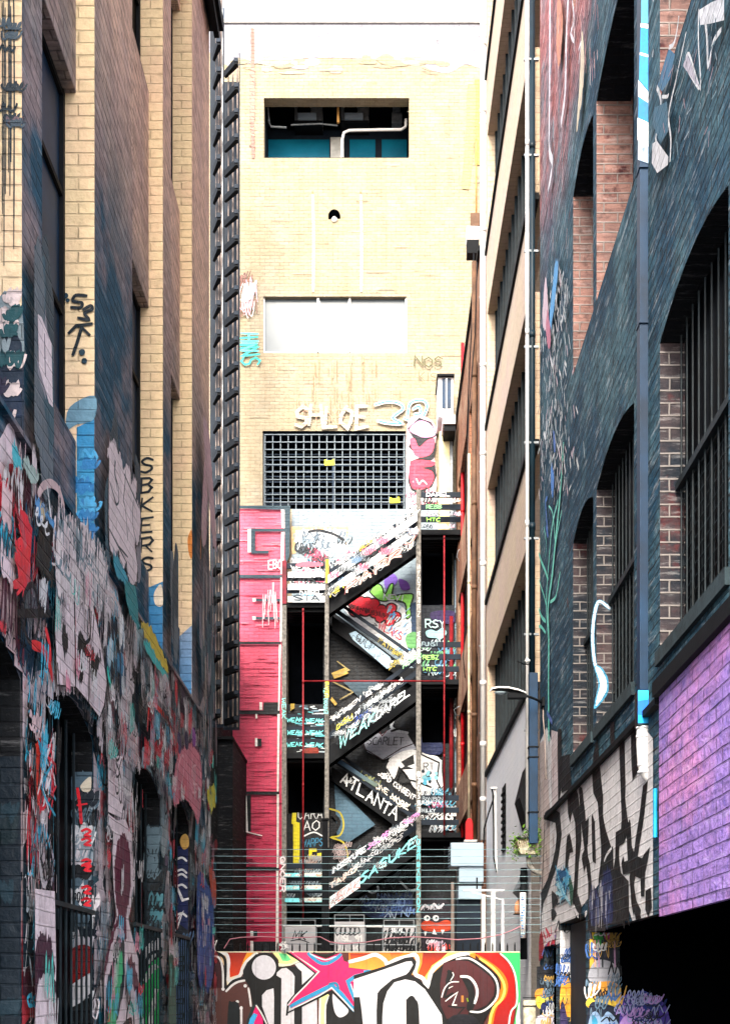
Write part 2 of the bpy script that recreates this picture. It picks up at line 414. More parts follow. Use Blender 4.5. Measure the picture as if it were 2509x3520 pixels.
# ------------------------------------------------------------------ materials
M = {}
M['left'] = wallmat('left_wall_shaded_paint', '164f68', 'f8d4bc', 7.0, 8.7, b2='b89c98', dirt='12303f', dirtamt=0.35, tone=0.55)  # weathered paint, its low blue also carrying the side wall's shade
M['reveal'] = wallmat('lit_cream_paint', 'f0d8b8', 'ffe6b8', 4.5, 6.5, b2='f4cfae', dirt='a08468', dirtamt=0.3, mdark=0.16, bvar=0.07, tone=0.1)
M['rbrick'] = wallmat('right_brick', '144660', 'c87e7c', 9.7, 11.2, b2='5c8490', red='7c4844', redlo=0.68, dirt='0c1c26', dirtamt=0.7, mdark=0.6, tone=0.95, bumpd=0.02)
M['rreveal'] = wallmat('bare_brick', '1a222c', '947068', 5.6, 8.0, b2='5c4c4c', red='542628', redlo=0.60, mortar='84807e', dirt='0c161e', dirtamt=0.6, tone=0.6)
M['back'] = wallmat('cream_back_wall', 'a0957f', '968c74', 8, 20, b2='9a9282', dirt='7c6a50', dirtamt=0.45, tone=0.12, mdark=0.2, bumpd=0.008, streak=0.9, bvar=0.16)
M['tan'] = wallmat('tan_render', 'cab69c', 'cab69c', 4, 9, b2='cab0a4', red='b4523f', redlo=0.70, dirt='9c8474', dirtamt=0.35, mdark=0.12, bumpd=0.005, bvar=0.06, tone=0.15)
M['brown'] = wallmat('brown_render', '6d4a3c', '9c6a50', 3, 12, b2='c9a98c', dirt='1c1c20', dirtamt=0.6)
M['dark'] = wallmat('dark_brick_and_shade', '0a0e12', '141b24', 3, 12, dirt='040608', dirtamt=0.6)
M['concrete'] = simple('grey_concrete', 'b9b9b4', 0.9, bump=0.4)
M['pale'] = wallmat('pale_grey_render', 'f2f4f8', 'f2f4f8', 3, 12, b2='e8ecf4', dirt='8f98a6', dirtamt=0.12, mdark=0.03, bumpd=0.002, bvar=0.02, tone=0.03)
M['black'] = simple('black_iron', '0b0f14', 0.7, 0.0, bump=0.1, spec=0.15)
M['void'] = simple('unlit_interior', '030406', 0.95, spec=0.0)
M['glass'] = simple('dark_glass', '04060a', 0.5, 0.0, sc=1.5, spec=0.02)
M['tglass'] = simple('teal_glass', '0d6a86', 0.25, 0.0, sc=0.7, spec=0.3)
M['wglass'] = simple('frosted_glass', '5e686f', 0.25, 0.0, var=0.16, sc=0.6)
M['white'] = simple('white_paint', 'd4d4d4', 0.45, var=0.1)
M['steel'] = simple('grey_steel', '7f868c', 0.45, 0.3, var=0.35, sc=10)
M['post'] = simple('weathered_post', '72706c', 0.8, 0.0, var=0.6, sc=14, bump=0.3)
M['galv'] = simple('galvanised_duct', '98acbc', 0.4, 0.2, var=0.1, sc=2)
M['red'] = simple('red_pipe_paint', 'b3121c', 0.45, var=0.4, sc=8)
M['dred'] = simple('dull_red_pipe', '7d1820', 0.5, var=0.4, sc=8)
M['bpipe'] = simple('brown_pipe_paint', '5f4430', 0.6, var=0.45, sc=4)
M['tealpipe'] = simple('blue_black_downpipe', '0a2f4c', 0.5, var=0.5, sc=2, bump=0.1)
M['bar'] = simple('dark_bar', '1a262c', 0.6, 0.0, var=0.5, sc=8)
M['cable'] = simple('pale_conduit', '7c706a', 0.5, var=0.5, sc=3)
M['navy'] = simple('navy_backing', '101e2c', 0.7, var=0.4, sc=3)
M['terra'] = simple('terracotta_pipe', 'd99a70', 0.6, var=0.2)
M['yellow'] = simple('yellow_tag', 'e8e020', 0.5)
M['rust'] = simple('rusty_conduit', 'b98a4a', 0.7, var=0.4)
M['leaf'] = simple('ivy_leaf', '5f8a2e', 0.6, var=0.6, sc=25)
M['planter'] = simple('stained_planter', 'b5b09a', 0.9, var=0.5, sc=18, bump=0.4)
M['ground'] = wallmat('bluestone_setts', '4a4e54', '4a4e54', 3, 12, dirt='202428', bw=0.3, rh=0.15)
M['cloth'] = simple('black_cloth', '0a0b10', 0.95, var=0.3, sc=60, bump=0.3)
M['skin'] = simple('skin', 'b88870', 0.6, var=0.1)
M['denim'] = simple('dark_denim', '1c2536', 0.9, var=0.2, sc=40)
M['paint'] = paintmat('spray_paint_on_brick', wear=0.28, chips=0.3)
M['board'] = paintmat('spray_paint_on_boards', brick=False, wear=0.12, rough=0.35)
M['metalpaint'] = paintmat('spray_paint_on_metal', brick=False, wear=0.4, chips=0.6)
M['purple'] = wallmat('purple_painted_brick', 'a888d8', 'a888d8', 3, 12, b2='ec98cc', dirt='4440a0', dirtamt=0.6, streak=0.25, mdark=0.5, tone=0.6, bw=0.25, bumpd=0.02)
M['fenceboard'] = simple('fence_board', '5a2f2a', 0.6, var=0.4, sc=5, bump=0.2)

# ------------------------------------------------------------------ ground
g = MB(); g.face([(-400, -400, 0), (400, -400, 0), (400, 600, 0), (-400, 600, 0)])
tag(g.build('ground', M['ground']), kind='structure')

# ------------------------------------------------------------------ left building
XL = -2.0
plL = lambda s, t, d: (XL-d, s, t)
lb = thing('brick_building', 'tall painted brick building with narrow recessed bays and graffiti down the left side', 'building', loc=(-2, 6, 0))
lb.location = (0, 0, 0)
LB = [(5.37, 6.67), (7.07, 8.37), (9.65, 11.01), (11.44, 12.72)]
LA = [(5.43, 6.64), (7.1, 8.31), (9.6, 10.84), (11.27, 12.49)]
rc = [(a, b, 4.69, 12.3, 0.13) for a, b in LB]
rc += [(a, b, 5.45, 7.9, 0.42) for a, b in LB]+[(a, b, 9.9, 12.05, 0.42) for a, b in LB]
rc += [(a, b, 0.9, 3.49, 0.4) for a, b in LA]
mb = MB(); facade(mb, plL, (4.9, 14.0), (0, 12.9), rc)
for a, b in LA: arch(mb, plL, a, b, 3.33, 0.16, 0.14)
mb.face([(XL, 14.0, 0), (-9, 14.0, 0), (-9, 14.0, 12.9), (XL, 14.0, 12.9)]); mb.face([(XL, 4.9, 12.9), (XL, 14, 12.9), (-9, 14, 12.9), (-9, 4.9, 12.9)])
mb.face([(XL, 4.9, 0), (-9, 4.9, 0), (-9, 4.9, 12.9), (XL, 4.9, 12.9)])
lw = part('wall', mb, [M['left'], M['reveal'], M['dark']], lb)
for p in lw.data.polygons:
    if .8 < p.center.z < 3.7 and abs(p.normal.x) < .1: p.material_index = 2  # arched window soffits and reveals: shade put in as a dark material
    if abs(p.normal.y) > 0.9 and p.center.z > 4.69: p.material_index = 1  # reveals facing the camera take the lit copy of the wall colour
mb = MB(); mb.box(XL-0.3, XL+0.16, 4.9, 14.05, 12.9, 13.05); mb.box(XL+0.06, XL+0.12, 4.9, 14.0, 12.78, 12.897); part('eaves', mb, M['black'], lb)
mb = MB(); mb.box(XL-0.002, XL+0.035, 4.9, 13.99, 4.655, 4.685); part('ledge', mb, M['left'], lb)
for a, b in LB:
    for z0, z1 in ((5.45, 7.9), (9.9, 12.05)):
        if z0 > 9 and b < 8: continue
        if b < 4.5: continue
        gl = part('window', MB().box(XL-0.24, XL-0.236, a+.002, b-.002, z0+.002, z1-.002), M['tealpipe'] if z0 < 9 else M['glass'], lb)
        fm = MB()
        for zz in (z0+.03, z0+(z1-z0)*0.36, z0+(z1-z0)*0.7, z1-.03): fm.box(XL-0.235, XL-0.21, a+.004, b-.004, zz-.02, zz+.02)
        fm.box(XL-0.235, XL-0.205, b-.05, b-.004, z0+.006, z1-.006); fm.box(XL-0.235, XL-0.205, a+.004, a+.05, z0+.006, z1-.006)
        part('window_frame', fm, M['black'], gl)
for a, b in LA:
    if b < 4.5: continue
    gl = part('arched_window', MB().box(XL-0.20, XL-0.145, a+.002, b-.002, 0.902, 3.485), M['glass'], lb)
    if b < 6.9: continue
    gr = MB(); n = 6
    for k in range(n):
        y = a+0.12+(b-a-0.2)*k/(n-1); gr.tube([(XL-0.11, y, 2.0), (XL-0.11, y, 3.42)], 0.010, 6)
    part('window_bars', gr, M['bar'], gl)
    gr = MB(); gr.box(XL-0.03, XL+0.05, a-.03, b-0.12, 2.115, 2.145); gr.box(XL-0.03, XL+0.05, a-.03, b-0.12, 1.0, 1.03)
    for k in range(9):
        y = a+0.0+(b-a-0.16)*k/8; gr.tube([(XL+0.03, y, 1.03), (XL+0.03, y, 2.115)], 0.009, 6)
    part('lower_grille', gr, M['bar'], gl)

# ------------------------------------------------------------------ right building
XR = 1.9
plR = lambda s, t, d: (XR+d, s, t)
rb = thing('brick_building', 'brick warehouse on the right with arched barred windows, red above and blue-grey below', 'building')
RA = [(6.5, 8.09), (8.91, 10.46), (10.62, 11.72)]; RAx = []
rc = [(a, b, 3.9, 6.12, 0.4) for a, b in RA+RAx]+[(a, b, 7.65, 9.52, 0.32) for a, b in RA+RAx]+[(a, b, 11.2, 13.2, 0.3) for a, b in RA+RAx]
rc += [(5.5, 10.74, 0, 2.12, 1.6), (11.0, 12.57, 0, 2.3, 0.5), (12.85, 13.75, 0, 2.1, 0.5)]
mb = MB(); facade(mb, plR, (5.0, 14.15), (0, 16), rc)
for a, b in RA+RAx: arch(mb, plR, a, b, 5.99, 0.13, 0.165); arch(mb, plR, a, b, 9.40, 0.12, 0.3)
mb.face([(XR, 14.15, 0), (9, 14.15, 0), (9, 14.15, 16), (XR, 14.15, 16)]); mb.face([(XR, 5.0, 16), (XR, 14.15, 16), (9, 14.15, 16), (9, 5.0, 16)])
mb.face([(XR, 5.0, 0), (9, 5.0, 0), (9, 5.0, 16), (XR, 5.0, 16)])
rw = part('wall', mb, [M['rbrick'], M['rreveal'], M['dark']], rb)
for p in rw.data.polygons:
    if abs(p.normal.z) > 0.3: p.material_index = 2  # window soffits darkened by material to stand for their shade
    if abs(p.normal.y) > 0.9 and p.center.z > 2.5: p.material_index = 1
mb = MB(); mb.box(XR-0.045, XR-0.002, 8.05, 13.5, 3.53, 3.575); part('string_course', mb, M['black'], rb)
mb = MB()
for a, b in RA: mb.box(XR-0.03, XR+0.15, a-.03, b+.03, 3.8, 3.897)
part('window_sills', mb, simple('dark_sill', '2c3a40', 0.9, var=0.4, sc=9, bump=0.4), rb)
for a, b in RA:
    gl = part('arched_window', MB().box(XR+0.17, XR+0.2, a+.002, b-.002, 3.902, 6.115), M['glass'], rb)
    gr = MB(); n = 11
    for k in range(n):
        y = a+0.06+(b-a-0.12)*k/(n-1); gr.tube([(XR+0.13, y, 3.9), (XR+0.13, y, 6.05)], 0.007, 6)
    gr.box(XR+0.10, XR+0.145, a+.01, b-.01, 4.98, 5.03)
    part('window_bars', gr, M['bar'], gl)
    me = MB()
    for k in range(13): me.box(XR+0.150, XR+0.154, a+.01, b-.01, 3.95+k*0.085, 3.956+k*0.085)
    for k in range(18): me.box(XR+0.155, XR+0.158, a+.01+(b-a-.03)*k/17, a+.016+(b-a-.03)*k/17, 3.92, 5.0)
    part('wire_mesh', me, M['bar'], gl)
# purple painted upper wall standing slightly proud over the dark loading bay
mb = MB(); mb.box(XR-0.035, XR-0.003, 5.0, 7.97, 2.09, 3.56); part('purple_wall_panel', mb, M['purple'], rb).__setitem__('label', 'purple and pink painted brickwork over the loading bay')
mb = MB(); mb.box(XR-0.075, XR-0.003, 5.0, 8.0, 3.562, 3.66); part('ledge', mb, M['black'], rb)
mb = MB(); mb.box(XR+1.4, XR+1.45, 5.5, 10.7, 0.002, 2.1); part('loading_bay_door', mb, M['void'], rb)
mb = MB(); mb.face([(XR+.26, 10.735, .003), (XR+1.59, 10.735, .003), (XR+1.59, 10.735, 2.115), (XR+.26, 10.735, 2.115)]); mb.face([(XR+.05, 5.51, 2.115), (XR+1.59, 5.51, 2.115), (XR+1.59, 10.73, 2.115), (XR+.05, 10.73, 2.115)]); part('loading_bay_shade', mb, M['void'], rb)  # black sheets added in place of the shade inside the bay
mb = MB(); mb.box(XR+0.10, XR+0.13, 11.0, 12.5, 0.002, 2.28); part('door', mb, M['navy'], rb)
mb = MB(); mb.box(XR+0.10, XR+0.13, 12.85, 13.7, 0.002, 2.08); part('door', mb, M['void'], rb)

# ------------------------------------------------------------------ tan building on the right, past the warehouse
XT = 1.8
plT = lambda s, t, d: (XT+d, s, t)
tb = thing('office_building', 'tan rendered building with long horizontal dark window strips, behind the warehouse on the right', 'building')
TH = [(5.3, 7.02), (8.2, 9.98), (11.14, 12.91), (14.09, 15.9), (17.05, 18.8)]
mb = MB(); facade(mb, plT, (14.2, 20.15), (0, 19.7), [(14.3, 19.93, a, b, 0.3) for a, b in TH])
mb.face([(XT, 20.15, 0), (9, 20.15, 0), (9, 20.15, 19.7), (XT, 20.15, 19.7)]); mb.face([(XT, 14.2, 14), (9, 14.2, 14), (9, 14.2, 19.7), (XT, 14.2, 19.7)])
mb.face([(XT, 14.2, 19.7), (XT, 20.15, 19.7), (9, 20.15, 19.7), (9, 14.2, 19.7)])
tw = part('wall', mb, [M['tan'], M['pale']], tb)
for p in tw.data.polygons:
    if p.center.z < 5.3 and abs(p.normal.x) > 0.9: p.material_index = 1
for a, b in TH:
    gl = part('window_strip', MB().box(XT+0.165, XT+0.2, 14.302, 19.928, a+.002, b-.002), M['glass'], tb)
    fm = MB()
    for k in range(14): fm.box(XT+0.12, XT+0.16, 14.5+k*0.41, 14.53+k*0.41, a+.01, b-.01)
    fm.box(XT+0.12, XT+0.16, 14.31, 19.92, a+.005, a+.05)
    part('mullions', fm, M['bar'], gl)
    part('sill', MB().box(XT-0.035, XT+0.1, 14.21, 20.1, a-.11, a-.03), M['black'], tb)
part('roof_edge', MB().box(XT-0.1, XT+0.3, 14.2, 20.3, 19.7, 19.85), M['white'], tb)
# small louvre and dark hood on its pale lower wall
lo = MB(); lo.box(XT-0.012, XT-0.002, 17.0, 17.45, 3.6, 4.55)
for k in range(9): lo.box(XT-0.03, XT-0.012, 17.0, 17.45, 3.63+k*0.1, 3.66+k*0.1)
part('louvre_vent', lo, M['black'], tb)
hd = MB(); hd.prism([(XT-0.002, 14.5, 4.35), (XT-0.10, 14.5, 3.95), (XT-0.002, 14.5, 3.6)], (0, 0.55, 0)); part('window_hood', hd, M['black'], tb)
hd = MB(); hd.prism([(XT-0.002, 14.5, 3.05), (XT-0.10, 14.5, 2.85), (XT-0.002, 14.5, 2.75)], (0, 0.8, 0)); part('door_hood', hd, M['steel'], tb)

# ------------------------------------------------------------------ brown building further back on the right
XB = 1.88
nb = thing('rear_building', 'brown stained rear building squeezed between the white downpipe and the cream end wall', 'building')
plB = lambda s, t, d: (XB+d, s, t)
BW = [(22.9, 25.0), (25.6, 28.6)]
mb = MB(); facade(mb, plB, (22.3, 29.4), (0, 15.4), [(a, b, z, z+1.6, 0.3) for a, b in BW for z in (3.9, 6.5, 9.3, 12.1)])
mb.face([(XB, 22.3, 0), (9, 22.3, 0), (9, 22.3, 15.4), (XB, 22.3, 15.4)]); mb.face([(XB, 22.3, 15.4), (XB, 29.4, 15.4), (9, 29.4, 15.4), (9, 22.3, 15.4)])
part('wall', mb, M['brown'], nb)
for a, b in BW:
    for z in (3.9, 6.5, 9.3, 12.1):
        part('window', MB().box(XB+0.1, XB+0.12, a+.002, b-.002, z+.002, z+1.598), M['glass'], nb)
part('roof_edge', MB().box(XB-0.05, XB+0.2, 22.25, 29.4, 15.4, 15.5), M['black'], nb)

# ------------------------------------------------------------------ back building
YB = 29.5
plK = lambda s, t, d: (s, YB+d, t)
kb = thing('end_building', 'cream painted building closing the end of the lane, pink and graffiti-covered at its foot', 'building')
def R4(x0, x1, y0, y1, d): return (fx(x0, YB), fx(x1, YB), fz(y1, YB), fz(y0, YB), d)
W1 = R4(907, 1406, 335, 541, 2.2); W2 = R4(905, 1398, 1018, 1212, 0.3); W3 = R4(903, 1395, 1481, 1750, 1.2)
DR = [R4(990, 1112, 2105, 2425, 1.0), R4(990, 1112, 2630, 2800, 1.0), R4(1450, 1556, 1848, 2085, 1.0), R4(1450, 1556, 2362, 2560, 1.0)]
ZT = fz(80, YB)
mb = MB(); facade(mb, plK, (-5.5, 3.6), (0, ZT), [(W1[0], W1[1], W1[2], W1[3], 0.3), W2, W3]+DR, holes=[W1])
mb.face([(-5.5, YB, ZT), (3.6, YB, ZT), (3.6, YB+8, ZT), (-5.5, YB+8, ZT)])
mb.face([(-5.5, YB, 0), (-5.5, YB+8, 0), (-5.5, YB+8, ZT), (-5.5, YB, ZT)]); mb.face([(3.6, YB, 0), (3.6, YB+8, 0), (3.6, YB+8, ZT), (3.6, YB, ZT)])
kw = part('wall', mb, [M['back'], M['navy']], kb)
for p in kw.data.polygons:
    if W3[0]-.01 < p.center.x < W3[1]+.01 and W3[2]-.01 < p.center.z < W3[3]+.01 and p.center.y > YB+.1: p.material_index = 1
q = MB(); x0, x1, z0, z1 = W1[0]-.02, W1[1]+.02, W1[2]-.02, W1[3]+1.6; ya, yb = YB+.301, YB+3.0
for f_ in ([(x0, ya, z0), (x1, ya, z0), (x1, yb, z0), (x0, yb, z0)], [(x0, ya, z1), (x1, ya, z1), (x1, yb, z1), (x0, yb, z1)], [(x0, ya, z0), (x0, yb, z0), (x0, yb, z1), (x0, ya, z1)], [(x1, ya, z0), (x1, yb, z0), (x1, yb, z1), (x1, ya, z1)], [(x0, yb, z0), (x1, yb, z0), (x1, yb, z1), (x0, yb, z1)], [(x0, ya, W1[3]), (x1, ya, W1[3]), (x1, ya, z1), (x0, ya, z1)]): q.face(f_)
part('plant_room', q, M['navy'], kb)
part('coping', MB().box(-5.55, 3.65, YB-0.05, YB+0.3, ZT, ZT+0.09), M['concrete'], kb)
for d in DR: part('door', MB().box(d[0]+.002, d[1]-.002, YB+0.12, YB+0.16, d[2]+.002, d[3]-.002), M['void'], kb)  # black doors that also carry the shade under the landings
# plant room opening
def pxbox(x0, x1, y0, y1, Y, dep): return (fx(x0, Y), fx(x1, Y), Y, Y+dep, fz(y1, Y), fz(y0, Y))
q = MB(); q.box(*pxbox(912, 1402, 350, 356, YB+0.5, 0.06)); q.box(*pxbox(1158, 1166, 352, 418, YB+0.45, 0.06)); part('ceiling_rail', q, M['rust'], kb)
q = MB(); q.box(*pxbox(912, 1400, 446, 541, YB+1.3, 0.1)); part('screen_wall', q, M['navy'], kb)
for x0, x1 in ((922, 1132), (1202, 1290), (1312, 1398)):
    part('glazed_panel', MB().box(*pxbox(x0, x1, 478, 540, YB+1.22, 0.05)), M['tglass'], kb)
part('pier', MB().box(*pxbox(1136, 1182, 470, 540, YB+1.15, 0.1)), M['concrete'], kb)
q = MB(); pp = [(1176, 541), (1176, 480), (1182, 455), (1200, 447), (1300, 445), (1380, 444), (1394, 434), (1396, 408)]
q.tube([fr(x, y, YB+0.6) for x, y in pp], 0.035, 8); part('pipe', q, M['white'], kb)
q = MB(); q.tube([fr(x, y, YB+0.6) for x, y in ((920, 360), (925, 420), (932, 434), (985, 437))], 0.025, 8); part('pipe', q, M['steel'], kb)
q = MB(); q.tube([fr(x, y, YB+0.7) for x, y in ((1000, 428), (1100, 424), (1160, 430))], 0.02, 8); part('pipe', q, M['steel'], kb)
for x0 in (1012, 1172):
    ac = thing('air_conditioner', ('grey air conditioning unit on the left' if x0 < 1100 else 'grey air conditioning unit on the right')+' inside the high teal-glazed opening', 'air conditioner', 'air conditioners in the high opening')
    c = pxbox(x0, x0+96, 358, 418, YB+0.95, 0.5); part('casing', MB().box(*c), M['steel'], ac, bevel=0.02)
    cx = c[0]+(c[1]-c[0])*0.35; cz = (c[4]+c[5])/2+0.06
    q = MB(); q.tube([(cx, c[2]-0.03, cz), (cx, c[2]-0.004, cz)], 0.17, 20); part('fan_grille', q, M['void'], ac)
    part('drip_tray', MB().box(c[0]+.1, c[1]-.15, c[2]-.12, c[2]-.01, c[4]-.02, c[4]+0.15), M['galv'], ac)
    part('bracket', MB().box(c[0], c[1], c[2]-.1, c[3], c[4]-.09, c[4]-.03), M['black'], ac)
bx = thing('meter_box', 'small grey box on the right inside the high opening', 'box'); part('casing', MB().box(*pxbox(1346, 1382, 384, 420, YB+1.0, 0.2)), M['steel'], bx, bevel=0.01)
part('lid', MB().box(*pxbox(1350, 1376, 362, 380, YB+1.0, 0.2)), M['steel'], bx, bevel=0.01)
# white sliding window
f2 = part('window', MB().box(W2[0]+.004, W2[1]-.004, YB+0.12, YB+0.14, W2[2]+.004, W2[3]-.004), M['wglass'], kb)
q = MB()
for x0, x1, y0, y1 in ((905, 910, 1018, 1212), (1393, 1398, 1018, 1212), (910, 1393, 1018, 1022), (910, 1393, 1208, 1212), (1089, 1097, 1018, 1212), (1199, 1205, 1018, 1212)): q.box(*pxbox(x0, x1, y0, y1, YB+0.05, 0.06))
part('window_frame', q, M['white'], f2)
q = MB()
for x0, x1, y0, y1 in ((1098, 1101, 1024, 1206), (1195, 1198, 1024, 1206), (1098, 1198, 1024, 1027), (1098, 1198, 1203, 1205)): q.box(*pxbox(x0, x1, y0, y1, YB+0.09, 0.02))
part('sash', q, M['steel'], f2)
# meshed opening
q = MB()
for x, wd in ((907, 8), (1390, 6)): q.box(*pxbox(x-4, x+wd/2, 1484, 1748, YB+0.12, 0.04))
for k in range(19):
    x = 911+k*26.6; q.box(*pxbox(x-1.6, x+1.6, 1494, 1750, YB+0.06, 0.02))
for k in range(11):
    y = 1493+k*25.8; q.box(*pxbox(908, 1394, y-1.6, y+1.6, YB+0.04, 0.018))
mw = part('window_grille', q, M['steel'], kb); mw.data.materials[0] = simple('pale_grille', '66747e', 0.5, var=0.3, sc=9)
q = MB()
for k in range(10): q.box(*pxbox(905, 1392, 1560+k*19, 1563+k*19, YB+0.5, 0.03))
q.box(*pxbox(1142, 1152, 1570, 1750, YB+0.45, 0.05))
part('louvres', q, M['tealpipe'], kb)
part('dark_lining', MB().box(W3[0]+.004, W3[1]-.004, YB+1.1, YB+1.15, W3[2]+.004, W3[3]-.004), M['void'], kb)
for sx in (-1, 1):
    q = MB(); base = 909 if sx < 0 else 1374
    for k in range(11): q.tube([fr(base+dx, 1575+k*16+4*math.sin(dx), YB+0.3) for dx in range(0, 18, 4)], 0.02, 6)
    part('coiled_cable', q, M['navy'], kb)
for x, y in ((1115, 1578), (1339, 1708)):
    q = MB(); q.prism([fr(x+a, y+b, YB+0.02) for a, b in ((0, 2), (6, 2), (8, 5), (26, 5), (28, 0), (34, 0), (35, 20), (0, 21))], (0, 0.012, 0)); part('yellow_plate', q, M['yellow'], kb)
# round vent
q = MB(); q.tube([fr(1149, 743, YB-0.03), fr(1149, 743, YB-0.004)], 0.15, 28); v = part('round_vent', q, M['void'], kb)
q = MB(); q.prism([fr(1149+a, 743+b, YB-0.034) for a, b in ((0, -4), (5, 3), (10, 6), (6, 16), (-6, 16), (-10, 8))], (0, 0.003, 0)); part('fan_blade', q, M['white'], v)
# vents in the pink wall
for x0, x1, y0, y1, n in ((883, 906, 1947, 1968, 3), (877, 938, 2484, 2544, 9)):
    vb = part('air_vent', MB().box(*pxbox(x0-4, x1+4, y0-4, y1+4, YB-0.03, 0.025)), simple('pink_vent_paint', 'e07890', 0.7), kb)
    q = MB()
    for k in range(n): q.box(*pxbox(x0, x1, y0+(y1-y0)*k/n, y0+(y1-y0)*(k+0.6)/n, YB-0.036, 0.005))
    part('slots', q, M['void'], vb)

# ------------------------------------------------------------------ court wall on the left behind the lane building
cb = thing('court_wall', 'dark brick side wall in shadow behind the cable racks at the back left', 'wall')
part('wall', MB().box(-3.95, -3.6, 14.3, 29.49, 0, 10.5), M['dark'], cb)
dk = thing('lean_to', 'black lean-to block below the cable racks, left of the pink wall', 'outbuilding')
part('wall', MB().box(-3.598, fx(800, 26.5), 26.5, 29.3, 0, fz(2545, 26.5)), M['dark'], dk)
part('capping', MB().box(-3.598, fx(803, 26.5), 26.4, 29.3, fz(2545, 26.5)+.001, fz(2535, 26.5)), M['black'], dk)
for nm, x0, x1, Y, y0, y1, dy in (('tall cable rack against the left wall, running up past the roof line', 736, 766, 23.5, -60, 2490, 99.0), ('shorter cable rack standing beside the pink wall, its top below the roof line', 774, 824, 27.0, 205, 2500, 86.0)):
    cr = thing('cable_rack', nm, 'cable rack', 'vertical cable racks at the back left')
    part('backing', MB().box(fx(722 if Y < 25 else x0-6, Y+.3), fx(x1+4 if Y < 25 else x1, Y+.3), Y+.3, Y+.33, fz(y1, Y), fz(y0+40, Y)), M['navy'], cr)
    nb_ = 3
    for k in range(nb_):
        xx = x0+(x1-x0)*(0.22+0.31*k); q = MB(); q.tube([fr(xx, y0+20, Y+.12), fr(xx, y1, Y+.12)], 0.019 if k else 0.012, 8); part('conduit', q, M['cable'], cr)
    q = MB(); q.box(fx(x1-1.5, Y), fx(x1+1, Y), Y-.05, Y-.02, fz(y1, Y), fz(y0-20 if Y > 25 else y0, Y)); part('edge_rail', q, M['steel'] if Y < 25 else M['navy'], cr)
    y = y0+dy*0.5
    while y < y1:
        q = MB(); a = Vector(fr(x0-(6 if Y < 25 else 4), y+0, Y)); b_ = Vector(fr(x1, y+0, Y)); wd = b_.x-a.x
        p = [(a.x, Y+.04, a.z), (b_.x-.06, Y-.34, a.z), (b_.x, Y-.34, a.z), (b_.x, Y-.24, a.z), (a.x+.03, Y+.10, a.z)]
        q.prism([(u, v, t-.06) for u, v, t in p], (0, 0, 0.14)); part('bracket', q, M['black'], cr)
        q = MB(); q.box(b_.x-.09, b_.x+.005, Y-.36, Y-.342, a.z-.02, a.z+.065); part('bracket_cap', q, M['navy'], cr)
        y += dy
# ------------------------------------------------------------------ fire escape
YF = 28.4
fe = thing('fire_escape', 'black steel zigzag fire escape covered in painted tags, against the end building', 'fire escape')
for x0, x1, y0, y1 in ((970, 986, 2085, 3290), (1117, 1131, 1922, 3000), (1430, 1446, 1690, 3180)):
    part('post', MB().box(fx(x0, YF), fx(x1, YF), YF-.12, YF, 0, fz(y0, YF)), M['post'], fe)
for x0, x1 in ((1119, 1129), (1432, 1442)):
    part('rear_post', MB().box(fx(x0, YF+.9), fx(x1, YF+.9), YF+.82, YF+.9, 0, fz(2080, YF)), M['black'], fe)
part('rail_post', MB().box(fx(971, YF), fx(986, YF), YF-.14, YF-.02, fz(2082, YF), fz(1935, YF)), simple('maroon_post', '6d1226', 0.6, var=0.5), fe)
GT = []
for (x0, x1, yf) in ((972, 1124, 2082), (972, 1124, 2600), (972, 1124, 3112), (1440, 1592, 1832), (1440, 1592, 2346), (1440, 1592, 2872)):
    part('landing', MB().box(fx(x0, YF), fx(x1, YF), YF-.06, YF+1.05, fz(yf+9, YF), fz(yf-8, YF)), M['black'], fe)
    q = MB()
    for k in range(6):
        yy = YF+0.05+k*0.17; q.box(fx(x0, YF), fx(x1, YF), yy, yy+.05, fz(yf+20, YF), fz(yf+9.4, YF))
    part('landing_joists', q, M['black'], fe)
    for dy in (-132, -90, -48):
        yy = yf+dy+(6 if x0 > 1400 else 0); q = MB(); q.box(fx(x0+(14 if x0 < 1000 else 6), YF), fx(x1, YF), YF-.10, YF-.06, fz(yy+9, YF), fz(yy-9, YF)); part('guard_rail', q, M['navy'], fe)
def flight(xa, ya, xb, yb, Y, front):
    """stringer and two rails between two photo points at depth Y"""
    sl_ = (yb-ya)/(xb-xa)
    q = MB(); q.beam(fr(xa, ya, Y), fr(xb, yb, Y), 0.06, 0.43 if front else 0.34); st = part('stringer', q, M['black'], fe)
    if front:
        q = MB(); q.beam(fr(xa, ya+20, Y+.6), fr(xb, yb+20, Y+.6), 0.05, 0.34); part('rear_stringer', q, M['black'], fe)
    q = MB(); n = 13
    for k in range(n):
        u = (k+0.5)/n; x = xa+(xb-xa)*u; y = ya+(yb-ya)*u; c = fr(x, y, Y)
        q.box(c[0]-.13, c[0]+.13, Y+.062, Y+.598, c[2]-.01, c[2]+.02)
    part('treads', q, M['black'], fe)
    for d, h in ((66, .15), (112, .12)) if front else ((52, .12), (85, .09)):
        q = MB(); q.beam(fr(xa, ya-d, Y-.03), fr(xb, yb-d, Y-.03), 0.04, h); part('handrail', q, M['navy'], fe)
FL = [(1433, 1868, 1128, 2082), (1433, 2378, 1128, 2600), (1433, 2906, 1128, 3120)]
for f in FL: flight(*f, YF-.06, True)
for f in ((1140, 2140, 1436, 2348), (1140, 2660, 1436, 2872)): flight(*f, YF+.62, False)

